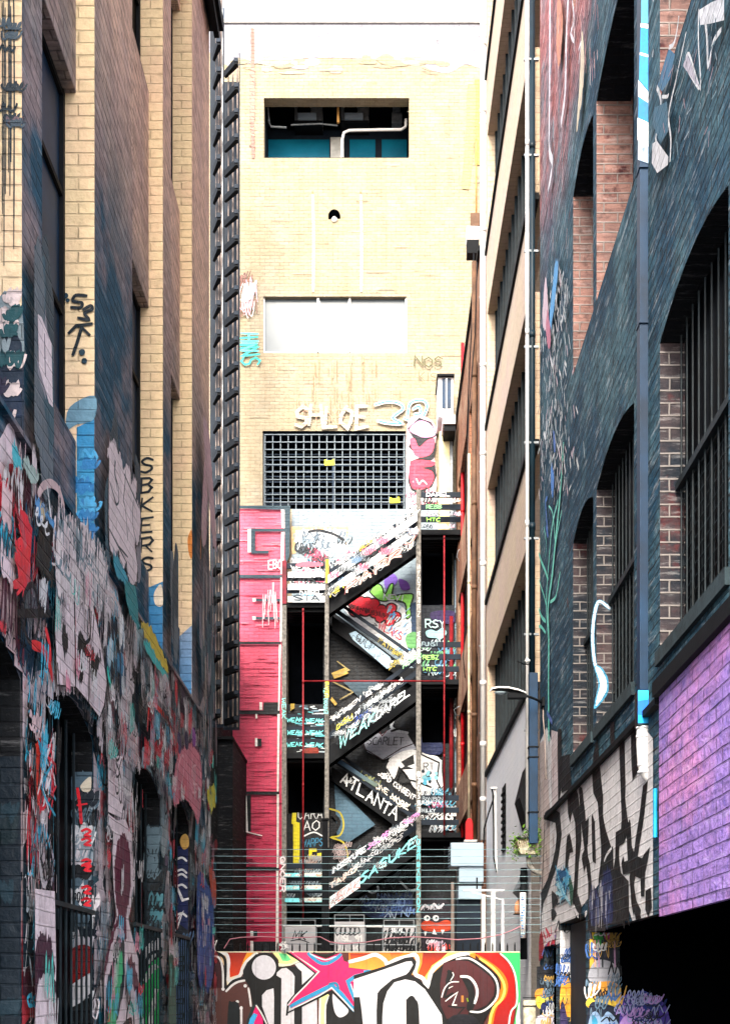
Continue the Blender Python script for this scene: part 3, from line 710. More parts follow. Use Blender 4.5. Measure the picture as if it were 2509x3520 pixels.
# ------------------------------------------------------------------ pipes on and around the fire escape
def pipe_thing(name, label, cat, pts, r, mat, group=None, joints=()):
    t = thing(name, label, cat, group)
    q = MB(); q.tube(pts, r, 14); part('pipe', q, mat, t, smooth=True)
    for j in joints:
        q = MB(); q.tube([(j[0], j[1], j[2]-.04), (j[0], j[1], j[2]+.04)], r*1.14, 14); part('joint', q, mat, t, smooth=True)
    return t
def vpipe(name, label, cat, x, y0, y1, Y, wpx, mat, jy=(), group=None):
    return pipe_thing(name, label, cat, [fr(x, y1, Y), fr(x, y0, Y)], wpx/2*Y/F, mat, group, [fr(x, y, Y) for y in jy])
vpipe('drain_pipe', 'thin dull red vertical pipe in front of the left landings of the fire escape', 'pipe', 1042, 2098, 3160, YF-.3, 6, M['dred'], (2098, 2345, 2700))
vpipe('drain_pipe', 'thin dull red vertical pipe in front of the right landings of the fire escape', 'pipe', 1527, 1848, 2872, YF-.3, 6, M['dred'], (1848, 2345, 2600))
pipe_thing('drain_pipe', 'thin red pipe running level across the middle of the fire escape', 'pipe', [fr(1045, 2342, YF-.3), fr(1524, 2342, YF-.3)], .018, M['dred'])
vpipe('standpipe', 'bright red fire standpipe up the right side of the fire escape', 'pipe', 1590, 1180, 2880, YF-.5, 12, M['red'], (1500, 1755, 2280, 2560))
vpipe('standpipe', 'dark red pipe on the wall behind the right landings', 'pipe', 1551, 2120, 2880, YB-.12, 14, M['dred'], (2260,))
vpipe('downpipe', 'full height white downpipe at the far corner of the tan building', 'pipe', 1660, 5, 2888, 20.35, 20, M['white'], (150, 380, 790, 1255, 1560, 1940, 2350, 2560, 2750))
vpipe('downpipe', 'slim white strip added as the lit edge of the dark downpipe at the tan building corner', 'pipe', 1812, -60, 2850, 14.02, 12, M['white'], (490, 1140, 1800))  # second pipe added for the bright left edge of one round downpipe
vpipe('downpipe', 'dark round downpipe right of its white lit-edge strip at the tan building corner', 'pipe', 1829, -60, 2312, 14.08, 20, simple('dark_downpipe', '0c2430', 0.5, var=0.4, sc=3), (500, 1150, 1810))
vpipe('downpipe', 'olive brown downpipe left of the full height white one', 'pipe', 1630, 900, 2885, 22.1, 17, M['bpipe'], (1290, 1730, 2020, 2460, 2700))
vpipe('conduit', 'thin rusty conduit up the top right of the cream wall', 'pipe', 1637, 474, 735, YB-.1, 5, M['rust'], (476,))
vpipe('conduit', 'pale narrow pipe right of the bright red standpipe', 'pipe', 1612, 1560, 2880, 23.0, 9, simple('pale_pipe', 'cfc3a8', 0.6, var=0.4), (2000, 2450))
# hopper box high on the right
hb = thing('rainwater_hopper', 'white and black rainwater hopper high beside the white downpipe', 'hopper')
part('hopper', MB().box(*pxbox(1604, 1648, 775, 822, 23.5, 0.25)), M['white'], hb, bevel=0.01); part('outlet', MB().box(*pxbox(1606, 1646, 823, 868, 23.5, 0.25)), M['black'], hb)
part('neck', MB().box(*pxbox(1618, 1650, 730, 774, 23.6, 0.12)), M['bpipe'], hb)
hb = thing('oriel_window', 'narrow white box window with a hooded white ledge, right above the fire escape', 'window box')
part('frame', MB().box(*pxbox(1506, 1558, 1288, 1432, 28.6, 0.88)), M['pale'], hb); part('pane', MB().box(*pxbox(1519, 1550, 1300, 1402, 28.58, 0.016)), M['tealpipe'], hb)
part('mullion', MB().box(*pxbox(1532, 1537, 1300, 1402, 28.55, 0.02)), M['pale'], hb); part('cap', MB().box(*pxbox(1502, 1562, 1284, 1290, 28.5, 0.95)), M['black'], hb)
part('ledge', MB().box(*pxbox(1522, 1566, 1425, 1456, 28.3, 0.9)), M['white'], hb, bevel=0.01); part('ledge_support', MB().box(*pxbox(1526, 1566, 1458, 1480, 28.35, 0.8)), M['black'], hb)
part('shaft', MB().box(*pxbox(1510, 1545, 1482, 1822, 28.9, 0.55)), simple('cream_shaft', 'e6d6a8', 0.8, var=0.3), hb); part('shaft_side', MB().box(*pxbox(1546, 1556, 1482, 1822, 28.9, 0.55)), M['steel'], hb)
hr = thing('fire_hose_reel', 'rounded bright red fire cabinet at the foot of the olive pipe', 'fire cabinet')
q = MB(); q.prism([fr(1600+a, 2812+b, 22) for a, b in ((0, 75), (0, 18), (6, 4), (14, 0), (22, 6), (26, 20), (26, 75))], (0, .15, 0)); part('cabinet', q, M['red'], hr, bevel=.01)
part('base', MB().box(*pxbox(1596, 1640, 2888, 2894, 21.9, 0.3)), M['white'], hr)

# ------------------------------------------------------------------ ductwork and clutter in the yard
dt = thing('air_duct', 'big pale blue metal air duct stepping down at the right of the yard', 'duct')
part('upper_duct', MB().box(*pxbox(1549, 1662, 2898, 2979, 19.5, 0.7)), M['galv'], dt, bevel=.01)
part('middle_duct', MB().box(*pxbox(1577, 1662, 2979.5, 3034, 19.55, 0.6)), M['galv'], dt, bevel=.01)
part('lower_duct', MB().box(*pxbox(1575, 1655, 3034.5, 3092, 19.6, 0.55)), M['galv'], dt, bevel=.01)
q = MB(); a = fr(1548, 2898, 19.5); b2 = fr(1533, 2915, 19.5)
for k in range(9):
    y = 2906+k*10.5; p0 = fr(1547, y, 19.5); q.prism([(p0[0], 19.5, p0[2]), (p0[0]-.08, 19.75, p0[2]-.05), (p0[0]-.08, 19.75, p0[2]-.07), (p0[0], 19.5, p0[2]-.02)], (0, .02, 0))
q.box(a[0]-.09, a[0]-.075, 19.74, 19.8, fz(3000, 19.5), fz(2905, 19.5)); part('louvre', q, M['black'], dt)
part('side_panel', MB().box(*pxbox(1570, 1652, 3093, 3420, 19.7, 0.4)), M['navy'], dt)
for label, x0, x1, y0, Y, m in (('leaning pale timber post left of the air duct', 1551, 1560, 3034, 18.5, 'cable'), ('white post with a narrow dark gap, right of the air duct', 1656, 1668, 3080, 18.0, 'white'), ('white post nearest the terracotta pipe', 1688, 1702, 3065, 17.6, 'white'), ('broad pale post under the horizontal bracket', 1724, 1740, 3090, 17.3, 'pale')):
    t = thing('post', label, 'post'); q = MB(); q.box(*pxbox(x0, x1, y0, y0+2, Y, .08)); Z0 = fz(y0+2, Y)
    q.prism([(fx(x0, Y), Y, Z0), (fx(x1, Y), Y, Z0), (fx(x1+4, Y), Y, 0), (fx(x0-4, Y), Y, 0)], (0, .08, 0)); part('shaft', q, M[m], t)
    part('base_plate', MB().box(fx(x0-8, Y), fx(x1+8, Y), Y-.05, Y+.13, 0.001, .012), M['steel'], t)
br = thing('aerial_bracket', 'white steel bracket with a diagonal strut in front of the air duct', 'bracket')
part('arm', MB().box(*pxbox(1592, 1731, 3058, 3065, 17.2, .04)), M['white'], br)
q = MB(); q.beam(fr(1622, 3068, 17.15), fr(1731, 3095, 17.15), .03, .02); part('strut', q, M['white'], br)
part('upper_arm', MB().box(*pxbox(1563, 1662, 3040, 3046, 17.3, .04)), M['black'], br)
part('stem', MB().box(*pxbox(1637, 1642, 3018, 3062, 17.25, .03)), M['black'], br)
part('wall_rod', MB().box(fx(1731, 17.2), XT-.001, 17.2, 17.24, fz(3064, 17.2), fz(3059, 17.2)), M['white'], br)
cw = thing('cowl_pipe', 'dark goose-neck pipe with two legs on the pale lower wall', 'pipe')
for pts in (((1704, 2712), (1700, 2735), (1678, 2800), (1664, 2850), (1662, 2900)), ((1690, 2712), (1694, 2730), (1697, 2850), (1697, 2950), (1707, 3000))):
    q = MB(); q.tube([fr(x, y, 18.3) for x, y in pts], .012, 8); part('leg', q, M['black'], cw)
part('cap', MB().box(*pxbox(1686, 1708, 2706, 2712, 18.25, .1)), M['white'], cw)
q = MB(); q.tube([fr(1702, 2714, 18.3), fr(1704, 2950, 18.3), fr(1712, 3010, 18.3), fr(1712, 3300, 18.3)], .02, 8); part('white_leg', q, M['white'], cw)
tp = thing('flue_pipe', 'terracotta elbow pipe poking out near the blue and white painted pipe', 'pipe')
q = MB(); q.tube([fr(1777, 3144, 15.0), fr(1777, 3122, 15.0), fr(1780, 3108, 15.0), fr(1790, 3097, 15.1), (XT-.002, 15.3, fz(3095, 15.0))], .035, 12); part('elbow', q, M['terra'], tp, smooth=True)
q = MB(); q.tube([fr(1777, 3146, 15.0), fr(1777, 3143, 15.0)], .05, 12); part('rim', q, M['black'], tp)
pp_ = thing('spray_painted_pipe', 'white pipe splashed with blue spray paint beside the right end of the painted fence', 'pipe')
q = MB(); q.tube([fr(1797, 3226, 14.1), fr(1797, 3070, 14.1)], .036, 14)
part('pipe', q, M['white'], pp_, smooth=True)
gp = Graf(Fr(14.06), step=0.0002)
for k in range(16): gp.strokest([(fx(1789+R.random()*14, 14.06), fz(3085+k*9, 14.06)) for _ in range(3)], .012, R.choice(['2f8fd8', '9fd4f4', '1a4f8c']))
gp.build('paint_splashes', M['metalpaint'], pp_)
vpipe('downpipe', 'black downpipe with bolt heads behind the planter', 'pipe', 1800, 2985, 3300, 14.3, 24, M['black'], (3020, 3060, 3100))
# dark box downpipe beside the street lamp
bd = thing('downpipe', 'dark box-section downpipe behind the street lamp arm', 'pipe')
part('pipe', MB().box(*pxbox(1819, 1849, 2312, 2900, 13.9, .1)), M['tealpipe'], bd, bevel=.006)
for y in (2565, 2600, 2790): part('strap', MB().box(*pxbox(1816, 1852, y, y+4, 13.89, .12)), M['black'], bd)
# street lamp
st = thing('street_lamp', 'white cobra-head street lamp on a bent dark arm fixed to the warehouse wall', 'street lamp')
prof = [(1683, 2374, .012), (1692, 2366, .035), (1710, 2364, .055), (1745, 2366, .07), (1780, 2374, .07), (1800, 2380, .055), (1809, 2384, .04)]
q = MB(); n = 12; rings = []
for x, y, r in prof:
    c = fr(x, y+6, 13.7); rings.append([(c[0], c[1]+r*1.2*math.cos(math.pi*k/(n-1)), c[2]+(6+r*60)*13.7/F*math.sin(math.pi*k/(n-1))) for k in range(n)])
for a, b in zip(rings, rings[1:]):
    for k in range(n-1): q.face([a[k], a[k+1], b[k+1], b[k]])
part('head', q, M['white'], st, smooth=True)
q = MB()
for (x, y, r), (x2, y2, r2) in zip(prof, prof[1:]):
    a = fr(x, y+6, 13.7); b = fr(x2, y2+6, 13.7)
    q.face([(a[0], a[1]-r*1.2, a[2]), (a[0], a[1]+r*1.2, a[2]), (b[0], b[1]+r2*1.2, b[2]), (b[0], b[1]-r2*1.2, b[2])])
q.box(fx(1745, 13.7), fx(1809, 13.7), 13.65, 13.75, fz(2402, 13.7), fz(2385, 13.7)); part('housing', q, M['black'], st)
q = MB(); c = fr(1720, 2380, 13.7)
for k in range(8):
    for j in range(4):
        def P(i, l): a_ = 2*math.pi*i/8; b_ = math.pi/2*l/4; return (c[0]+.075*math.cos(a_)*math.cos(b_), c[1]+.05*math.sin(a_)*math.cos(b_), c[2]-.03*math.sin(b_))
        q.face([P(k, j), P(k+1, j), P(k+1, j+1), P(k, j+1)])
part('lens', q, simple('lamp_lens', '9fb2bb', 0.2), st, smooth=True)
q = MB(); q.tube([fr(1805, 2392, 13.7), fr(1822, 2397, 13.72), fr(1845, 2406, 13.75), (XR-.002, 13.8, fz(2420, 13.8))], .014, 10); part('arm', q, M['black'], st, smooth=True)
q = MB(); q.box(XR-.03, XR-.003, 13.72, 13.88, fz(2432, 13.8), fz(2402, 13.8)); part('wall_plate', q, M['black'], st)
q = MB(); q.tube([(XR-.01, 13.8, fz(2432, 13.8))]+[(XR-.02, Y, fz(y, Y)) for Y, y in ((13.72, 2470), (13.6, 2530), (13.55, 2600), (13.5, 2680))], .008, 6); part('cable', q, M['cable'], st)
sb = thing('street_lamp', 'small round lamp head on the corner downpipe, above the cobra-head lamp', 'street lamp')
q = MB(); q.tube([fr(1806, 2276, 13.6), fr(1812, 2271, 13.6), fr(1822, 2272, 13.6)], [.02, .03, .012], 10); part('head', q, M['white'], sb, smooth=True)
q = MB(); q.tube([fr(1776, 2272, 13.6), fr(1790, 2278, 13.6), fr(1800, 2284, 13.65), fr(1818, 2284, 13.9)], .008, 6); part('arm', q, M['black'], sb)
# planter with ivy
pl = thing('wall_planter', 'stained concrete wall planter beside the right wall, low in the lane', 'planter')
YP = 14.0; q = MB()
q.prism([fr(1777, 2886, YP), fr(1850, 2886, YP), fr(1850, 2938, YP), fr(1790, 2938, YP), fr(1783, 2925, YP)], (0, .28, 0)); part('trough', q, M['planter'], pl, bevel=.008)
part('rim', MB().box(fx(1773, YP), fx(1852, YP), YP-.02, YP+.3, fz(2886, YP), fz(2880, YP)), M['black'], pl)
q = MB(); q.tube([fr(1815, 2938, YP+.1), fr(1818, 2975, YP+.1), fr(1835, 2995, YP+.1), (XR-.002, YP, fz(3005, YP))], .03, 10); part('bracket_pipe', q, M['post'], pl, smooth=True)
iv = thing('ivy', 'green ivy spilling over both ends of the wall planter', 'plant'); q = MB()
for k in range(520):
    u = R.random()
    if u < 0.55: x = R.gauss(1832, 16); y = R.gauss(2872, 30)
    elif u < 0.8: x = R.gauss(1768, 9); y = R.gauss(2912, 24)
    else: x = R.uniform(1770, 1850); y = R.gauss(2885, 8)
    if u >= .95: x = R.gauss(1845, 6); y = R.uniform(2880, 2950)
    x = min(x, 1860); Y = YP-.03+R.uniform(-.06, .25); c = Vector(fr(x, y, Y)); c.x = min(c.x, XR-.02)
    s_ = R.uniform(.009, .02); d = Vector((R.gauss(0, 1), R.gauss(0, 1), R.gauss(0, 1))).normalized(); e = d.orthogonal().normalized(); f_ = d.cross(e)
    q.face([c+e*s_, c+f_*s_*.7+e*.3*s_, c-e*s_*1.3, c-f_*s_*.7+e*.3*s_])
part('leaves', q, M['leaf'], iv)
q = MB()
for k in range(9): q.tube([fr(1830-k*6, 2880, YP+.1), fr(1828-k*7, 2860+k*4, YP), fr(1822-k*7, 2890+k*5, YP-.04)], .003, 5)
part('stems', q, M['bpipe'], iv)
# square downpipe on the warehouse
YD = 8.45
dp = thing('square_downpipe', 'wide square blue-black downpipe on the warehouse, painted blue and white at the top', 'pipe')
part('pipe', MB().box(fx(2199, YD), fx(2247, YD), YD, YD+.10, fz(2372, YD), 9.9), M['tealpipe'], dp, bevel=.004)
for y in (570, 1105): part('joint', MB().box(fx(2196, YD), fx(2250, YD), YD-.012, YD+.1, fz(y+6, YD), fz(y, YD)), M['tealpipe'], dp)
part('blue_sleeve', MB().box(fx(2192, YD), fx(2238, YD), YD-.01, YD+.1, fz(2494, YD), fz(2373, YD)), M['board'], dp)
sg = Graf(Fr(YD-.011), base=.001, step=.0003)
sg.poly([(2192, 2373), (2238, 2373), (2238, 2494), (2192, 2494)], '1470e0'); sg.poly([(2193, 2374), (2237, 2374), (2237, 2404), (2193, 2410)], '2fd8e0', col2='19b0d0'); sg.poly([(2193, 2458), (2210, 2461), (2237, 2468), (2237, 2486), (2193, 2488)], '10a8f0'); sg.poly([(2192, 2486), (2238, 2488), (2238, 2494), (2192, 2494)], '06222c')
sg.build('blue_bands', M['metalpaint'], dp)
q = MB(); q.tube([fr(2212, 2498, YD+.04), fr(2210, 2560, YD+.04), fr(2213, 2625, YD+.04), fr(2222, 2655, YD+.04), fr(2240, 2678, YD+.04), fr(2252, 2690, YD+.05)], .047, 18); part('round_pipe', q, M['white'], dp, smooth=True)
for y in (2500, 2530, 2628, 2652):
    q = MB(); c = fr(2211 if y < 2600 else 2216, y, YD+.04); q.tube([c, (c[0], c[1], c[2]-.015)], .052, 18); part('collar', q, M['pale'], dp, smooth=True)
q = MB(); q.tube([(XR-.025, 8.12, fz(2712, 8.12)), (XR-.025, 8.12, fz(2880, 8.12))], .014, 8); part('blue_pipe', q, simple('blue_pipe', '1a9ad0', 0.5, var=0.4), dp)
sg = Graf(Fr(YD), base=.002, step=.0003)
def Z3(p): return [(1600+x/1.7866, y/1.7866) for x, y in p]
ZP = lambda p: [(x-17, y) for x, y in Z3(p)]
for c_, p in (('4a9cc8', [(1110, -60), (1190, -60), (1190, 140), (1108, 140)]), ('f2f6fa', [(1105, 140), (1190, 150), (1190, 180), (1105, 165)]), ('1f8ccc', [(1105, 167), (1190, 182), (1188, 345), (1100, 320)]), ('eef4fa', [(1100, 318), (1188, 345), (1187, 360), (1098, 335)]), ('2a8fd0', [(1098, 335), (1187, 360), (1187, 600), (1095, 490)]), ('f4f6fa', [(1090, 490), (1187, 605), (1187, 655), (1090, 590)]), ('1d7fb8', [(1092, 592), (1187, 655), (1180, 765), (1090, 722)]), ('f0f4f8', [(1086, 722), (1180, 765), (1175, 925), (1086, 860)]), ('9ab4d0', [(1090, 860), (1130, 880), (1172, 925), (1172, 1010), (1088, 980)])):
    sg.poly(ZP(p), c_)
sg.build('blue_white_paint', M['metalpaint'], dp)

# ------------------------------------------------------------------ cabinets behind the fence
for i, (x0, x1, y0, lb_) in enumerate(((979, 1085, 3188, 'grey metal cabinet left of the black pole with one short black tag'), (1149, 1253, 3170, 'grey metal cabinet right of the black pole with white and black tags'), (1318, 1424, 3188, 'grey metal cabinet nearest the painted creature, heavily scribbled'))):
    Y = 22.0; t = thing('metal_cabinet', lb_, 'cabinet', 'grey cabinets behind the fence')
    part('casing', MB().box(*pxbox(x0, x1, y0, 3460, Y, .5)), simple('cabinet_grey', 'b4b4b8', 0.5, var=0.15), t, bevel=.01)
    q = MB()
    for x in (x0, (x0+x1)/2, x1-3): q.box(*pxbox(x, x+3, y0-22, y0, Y, .03))
    q.box(*pxbox(x0, x1, y0-25, y0-22, Y, .03)); part('top_frame', q, M['steel'], t)
    g_ = Graf(Fr(Y), base=.003, step=.0005)
    if i == 0:
        g_.text('MK', (1006, 3230), (44, 2), (6, -28), .028, '14181c', .5); g_.stroke([(1000, 3236), (1030, 3232), (1062, 3242)], .018, '20262c')
    elif i == 1:
        for k in range(5): g_.stroke([(1156+k*16+R.uniform(-4, 4), 3196+R.uniform(-6, 6)), (1168+k*15, 3186), (1172+k*16, 3205), (1158+k*15, 3216)], .022, '1c2024', closed=True)
        g_.text('MISL 91', (1152, 3236), (92, 2), (0, -20), .034, 'f4f4f4', .4); g_.text('JA 40', (1158, 3268), (80, 0), (0, -18), .03, 'f4f4f4', .4)
    else:
        for k in range(13): g_.scrib(g_.px(1326+k*7.5, 3215+R.uniform(-14, 50)), .3, .26, .02, '101418', 7)
        g_.text('SEAL', (1345, 3206), (46, 0), (0, -14), .018, 'e8eef4', .4)
    g_.build('painted_tags', M['metalpaint'], t)
hr_ = thing('hand_rail', 'pale horizontal steel rail running in front of the grey cabinets', 'rail')
q = MB(); q.tube([fr(972, 3184, 21.6), fr(1430, 3188, 21.6)], .018, 8); part('top_rail', q, M['white'], hr_)
q = MB(); q.tube([fr(975, 3246, 21.6), fr(1430, 3250, 21.6)], .009, 8); part('lower_rail', q, M['steel'], hr_)
for x in (972, 1086, 1256, 1316, 1430): part('upright', MB().box(fx(x-2, 21.6), fx(x+2, 21.6), 21.58, 21.62, 0, fz(3184, 21.6)), M['steel'], hr_)

# ------------------------------------------------------------------ painted fence, spikes, pole and wires
fn = thing('painted_fence', 'low board fence across the lane painted with big white letters and a pink star', 'fence')
YN = 14.0; ZN = fz(3276, YN); xa, xb = fx(719, YN), fx(1786, YN); q = MB(); nb_ = 42
for k in range(nb_): q.box(xa+(xb-xa)*k/nb_+.001, xa+(xb-xa)*(k+1)/nb_-.001, YN, YN+.03, .02, ZN)
part('boards', q, M['fenceboard'], fn)
part('top_rail', MB().box(xa, xb, YN-.004, YN+.06, ZN+.001, ZN+.012), simple('pale_rail', 'e6dfc0', 0.6, var=0.3), fn)
for z in (.4, 1.7): part('back_rail', MB().box(xa, xb, YN+.032, YN+.09, z, z+.09), M['fenceboard'], fn)
for k in range(4): x = xa+(xb-xa)*(k+.5)/4; part('fence_post', MB().box(x-.05, x+.05, YN+.092, YN+.19, 0, ZN+.0), M['steel'], fn)
k = 0; x = 724
while x < 1780:
    q = MB(); c = fr(x, 3272, YN+.3); top = fz(3240+R.uniform(-3, 3), YN+.3); q.prism([(c[0]-.009, YN+.3, 0), (c[0]+.009, YN+.3, 0), (c[0]+.009, YN+.3, top-.04), (c[0], YN+.3, top), (c[0]-.009, YN+.3, top-.04)], (0, .015, 0)); part('spike', q, M['black'], fn); x += 25.5
pole = thing('pole', 'thick black pole rising behind the painted fence in front of the fire escape', 'pole')
q = MB(); q.box(fx(1106, 14.5), fx(1131, 14.5), 14.5, 14.58, 0, fz(2915, 14.5)); part('shaft', q, M['black'], pole); part('upper_shaft', MB().box(fx(1108, 14.5), fx(1127, 14.5), 14.51, 14.57, fz(2915, 14.5), fz(2820, 14.5)), M['black'], pole)
part('cap', MB().box(fx(1104, 14.5), fx(1129, 14.5), 14.49, 14.59, fz(2820, 14.5), fz(2814, 14.5)), M['black'], pole)
wm = simple('wire_steel', '7fa0a8', 0.5, 0.3)
for y in (2920, 2944, 2968, 2991, 3014, 3037, 3062, 3090, 3111, 3136, 3157, 3180, 3206):
    t = thing('wire', 'thin steel wire strung level across the lane above the painted fence', 'wire', 'level wires above the painted fence')
    q = MB(); q.tube([(XL+.001, 14.0-.02, fz(y, 13.98)), fr(1000, y+1.5, 13.98), fr(1300, y+2.5, 13.98), fr(1600, y+1.5, 13.98), (XR-.005, 13.98, fz(y, 13.98))], .0026, 5); part('strand', q, wm, t)
t = thing('cable', 'sagging pinkish cable looped along above the fence top', 'cable')
q = MB(); P_ = [(770, 3262), (790, 3230), (830, 3224), (900, 3221), (1000, 3226), (1100, 3222), (1135, 3240), (1180, 3246), (1260, 3240), (1340, 3226), (1420, 3222), (1500, 3226), (1570, 3232), (1650, 3228), (1720, 3215), (1760, 3200), (1790, 3185)]
q.tube([fr(x, y, 13.9) for x, y in P_], .006, 6); part('strand', q, simple('pink_cable', 'a8707c', .6), t)
for i, x in enumerate((724, 966)):
    t = thing('wire_tensioner', ('tangle of pale wire at the left end of the fence top' if i == 0 else 'tangle of pale wire on the fence top beside the pink wall'), 'wire tangle', 'wire tangles on the fence top')
    q = MB(); c = Vector(fr(x+8, 3255, 13.92)); q.tube([c+Vector((R.gauss(0, .03), R.gauss(0, .015), R.gauss(0, .035))) for _ in range(26)], .006, 5); part('wire_loops', q, M['white'], t)
    q = MB(); q.tube([c+Vector((0, 0, .02)), c+Vector((.02, 0, -.08))], .012, 6); part('turnbuckle', q, M['steel'], t)

# ------------------------------------------------------------------ person passing in front of the fence
pe = thing('person', 'person in a black knit cap in front of the painted fence', 'person')
PX_, PY_ = fx(1590, 7.0), 7.0; HT = 1.455; sc_ = HT/1.72
def skin(name, chain, edges, mat, parent, sub=2):
    me = bpy.data.meshes.new(name); me.from_pydata([(PX_+x*sc_, PY_+y*sc_, z*sc_) for x, y, z, r in chain], edges, [])
    o = bpy.data.objects.new(name, me); link(o, parent)
    m = o.modifiers.new('skin', 'SKIN'); m.use_smooth_shade = True
    if not me.skin_vertices: me.skin_vertices.new(name='')
    for v, c in zip(me.skin_vertices[0].data, chain): v.radius = (c[3]*sc_,)*2
    me.skin_vertices[0].data[0].use_root = True
    s_ = o.modifiers.new('sub', 'SUBSURF'); s_.levels = sub; s_.render_levels = sub; me.materials.append(mat); return o
ch = [(0, 0, .93, .13), (0, 0, 1.12, .125), (0, 0, 1.32, .14), (0, 0, 1.43, .07), (0, -.01, 1.50, .055), (0, 0, 1.58, .085), (0, 0, 1.64, .088)]
ed = [(0, 1), (1, 2), (2, 3), (3, 4), (4, 5), (5, 6)]
for sx in (-1, 1):
    b = len(ch); ch += [(sx*.17, 0, 1.38, .06), (sx*.22, .02, 1.12, .045), (sx*.23, -.06, .88, .032), (sx*.23, -.08, .82, .034)]; ed += [(2, b), (b, b+1), (b+1, b+2), (b+2, b+3)]
    b = len(ch); ch += [(sx*.09, 0, .84, .09), (sx*.10, -.02*sx, .48, .062), (sx*.10, .06*sx, .09, .045), (sx*.10, .06*sx-.12, .04, .04)]; ed += [(0, b), (b, b+1), (b+1, b+2), (b+2, b+3)]
skin('body', ch, ed, M['skin'], pe)
for sx in (-1, 1):
    for k in range(5):
        bx_ = sx*.23+(k-2)*.018 if k < 4 else sx*.20; fl = (.07, .085, .08, .065, .045)[k]
        skin('finger', [(bx_, -.085, .80 if k < 4 else .84, .010), (bx_, -.095, .80-fl*.5, .009), (bx_+.002, -.085, .80-fl, .008)], [(0, 1), (1, 2)], M['skin'], pe, 1)
chj = [(0, 0, .88, .15), (0, 0, 1.12, .145), (0, 0, 1.33, .16), (0, 0, 1.45, .08)]; edj = [(0, 1), (1, 2), (2, 3)]
for sx in (-1, 1):
    b = len(chj); chj += [(sx*.18, 0, 1.39, .075), (sx*.225, .02, 1.12, .06), (sx*.232, -.05, .90, .046)]; edj += [(2, b), (b, b+1), (b+1, b+2)]
skin('jacket', chj, edj, M['cloth'], pe)
cht = [(0, 0, .90, .14)]; edt = []
for sx in (-1, 1):
    b = len(cht); cht += [(sx*.09, 0, .82, .105), (sx*.10, -.02*sx, .48, .078), (sx*.10, .06*sx, .12, .062)]; edt += [(0, b), (b, b+1), (b+1, b+2)]
skin('trousers', cht, edt, M['denim'], pe)
q = MB(); n = 24; m_ = 10
def cap(i, j): a = 2*math.pi*i/n; b = math.pi/2*j/m_*1.0; r = .112*math.cos(b)**.75 if j < m_ else .001; return (PX_+r*math.cos(a)*1.05, PY_+r*math.sin(a)*1.1, HT-.125+.128*math.sin(b))
for i in range(n):
    for j in range(m_): q.face([cap(i, j), cap(i+1, j), cap(i+1, j+1), cap(i, j+1)])
q.tube([(PX_+.112*1.05*math.cos(2*math.pi*i/24), PY_+.112*1.1*math.sin(2*math.pi*i/24), HT-.125) for i in range(25)], .014, 6)
part('knit_cap', q, M['cloth'], pe, smooth=True)
q = MB()
for sx in (-1, 1): q.tube([(PX_+sx*.03, PY_-.082, 1.60*sc_), (PX_+sx*.03, PY_-.07, 1.60*sc_)], .010, 8)
part('eyes', q, M['white'], pe)
q = MB(); q.prism([(PX_-.012, PY_-.075, 1.565*sc_), (PX_+.012, PY_-.075, 1.565*sc_), (PX_, PY_-.078, 1.61*sc_)], (0, -.02, 0)); part('nose', q, M['skin'], pe)

# brackets on the long pipes and loose wiring
for x, Y, ys in ((1660, 20.35, range(120, 2800, 300)), (1820, 14.05, range(200, 2700, 330))):
    t = thing('pipe_brackets', 'small steel brackets holding the '+('full height white downpipe' if x < 1700 else 'downpipe with the white lit edge beside the warehouse'), 'bracket')
    for y in ys: c = fr(x, y, Y); part('bracket', MB().box(c[0]-.062, c[0]+.11, Y+.0, Y+.03, c[2]-.012, c[2]+.012), M['steel'], t)
for lab, pts, r in (('black cable drooping down the brown building beside the olive pipe', [(1640, 900), (1632, 1150), (1612, 1400), (1600, 1700), (1606, 1980), (1592, 2260), (1598, 2330)], .009),
                    ('thin black cable looping in front of the right upper doorway', [(1588, 1880), (1574, 1895), (1570, 1915), (1580, 1930), (1590, 1925)], .008),
                    ('thin black cable looping in front of the right middle doorway', [(1588, 2425), (1572, 2432), (1560, 2440), (1566, 2456), (1580, 2462)], .008),
                    ('dark conduit running down the far right end of the cream wall', [(1628, 870), (1622, 1100), (1612, 1300), (1604, 1500)], .012)):
    t = thing('cable', lab, 'cable'); Yc = 22.0 if 'droop' in lab else (YF-.45 if 'loop' in lab else 23.0)
    q = MB(); q.tube([fr(x, y, Yc+.02*i) for i, (x, y) in enumerate(pts)], r, 6); part('strand', q, M['black'] if 'doorway' not in lab else M['steel'], t, smooth=True)
# ------------------------------------------------------------------ PAINT: fence mural
fm = Graf(Fr(YN), base=.0015, step=.0004)
A_ = lambda p: [(700+x/2.953, 3240+y/2.953) for x, y in p]          # two enlargements used to read positions off the photograph
B_ = lambda p: [(1250+x/2.953, 3240+y/2.953) for x, y in p]
W, K = 'd8d8d8', '05070a'
def fa(c, p, sm=False, col2=None): fm.poly(A_(p), c, sm, col2)
def fb(c, p, sm=False, col2=None): fm.poly(B_(p), c, sm, col2)
def sa(c, w_, p, sm=True): fm.stroke(A_(p), w_/866, c, sm)
def sb_(c, w_, p, sm=True): fm.stroke(B_(p), w_/866, c, sm)
BOT = 1300
fa('5a3430', [(57, 110), (560, 110), (560, BOT), (57, BOT)], col2='3a2420')
fa('351018', [(57, 150), (200, 180), (215, 470), (57, 460)])
fa('cfa870', [(150, 108), (560, 108), (450, 250), (380, 350), (240, 440), (210, 250)], col2='e8e0c0')
fa('8a1c08', [(245, 108), (500, 108), (430, 200), (360, 330), (268, 360), (262, 220)], col2='d83a08')
fa('f09a20', [(500, 108), (440, 108), (405, 180), (375, 270), (400, 260), (450, 180)])
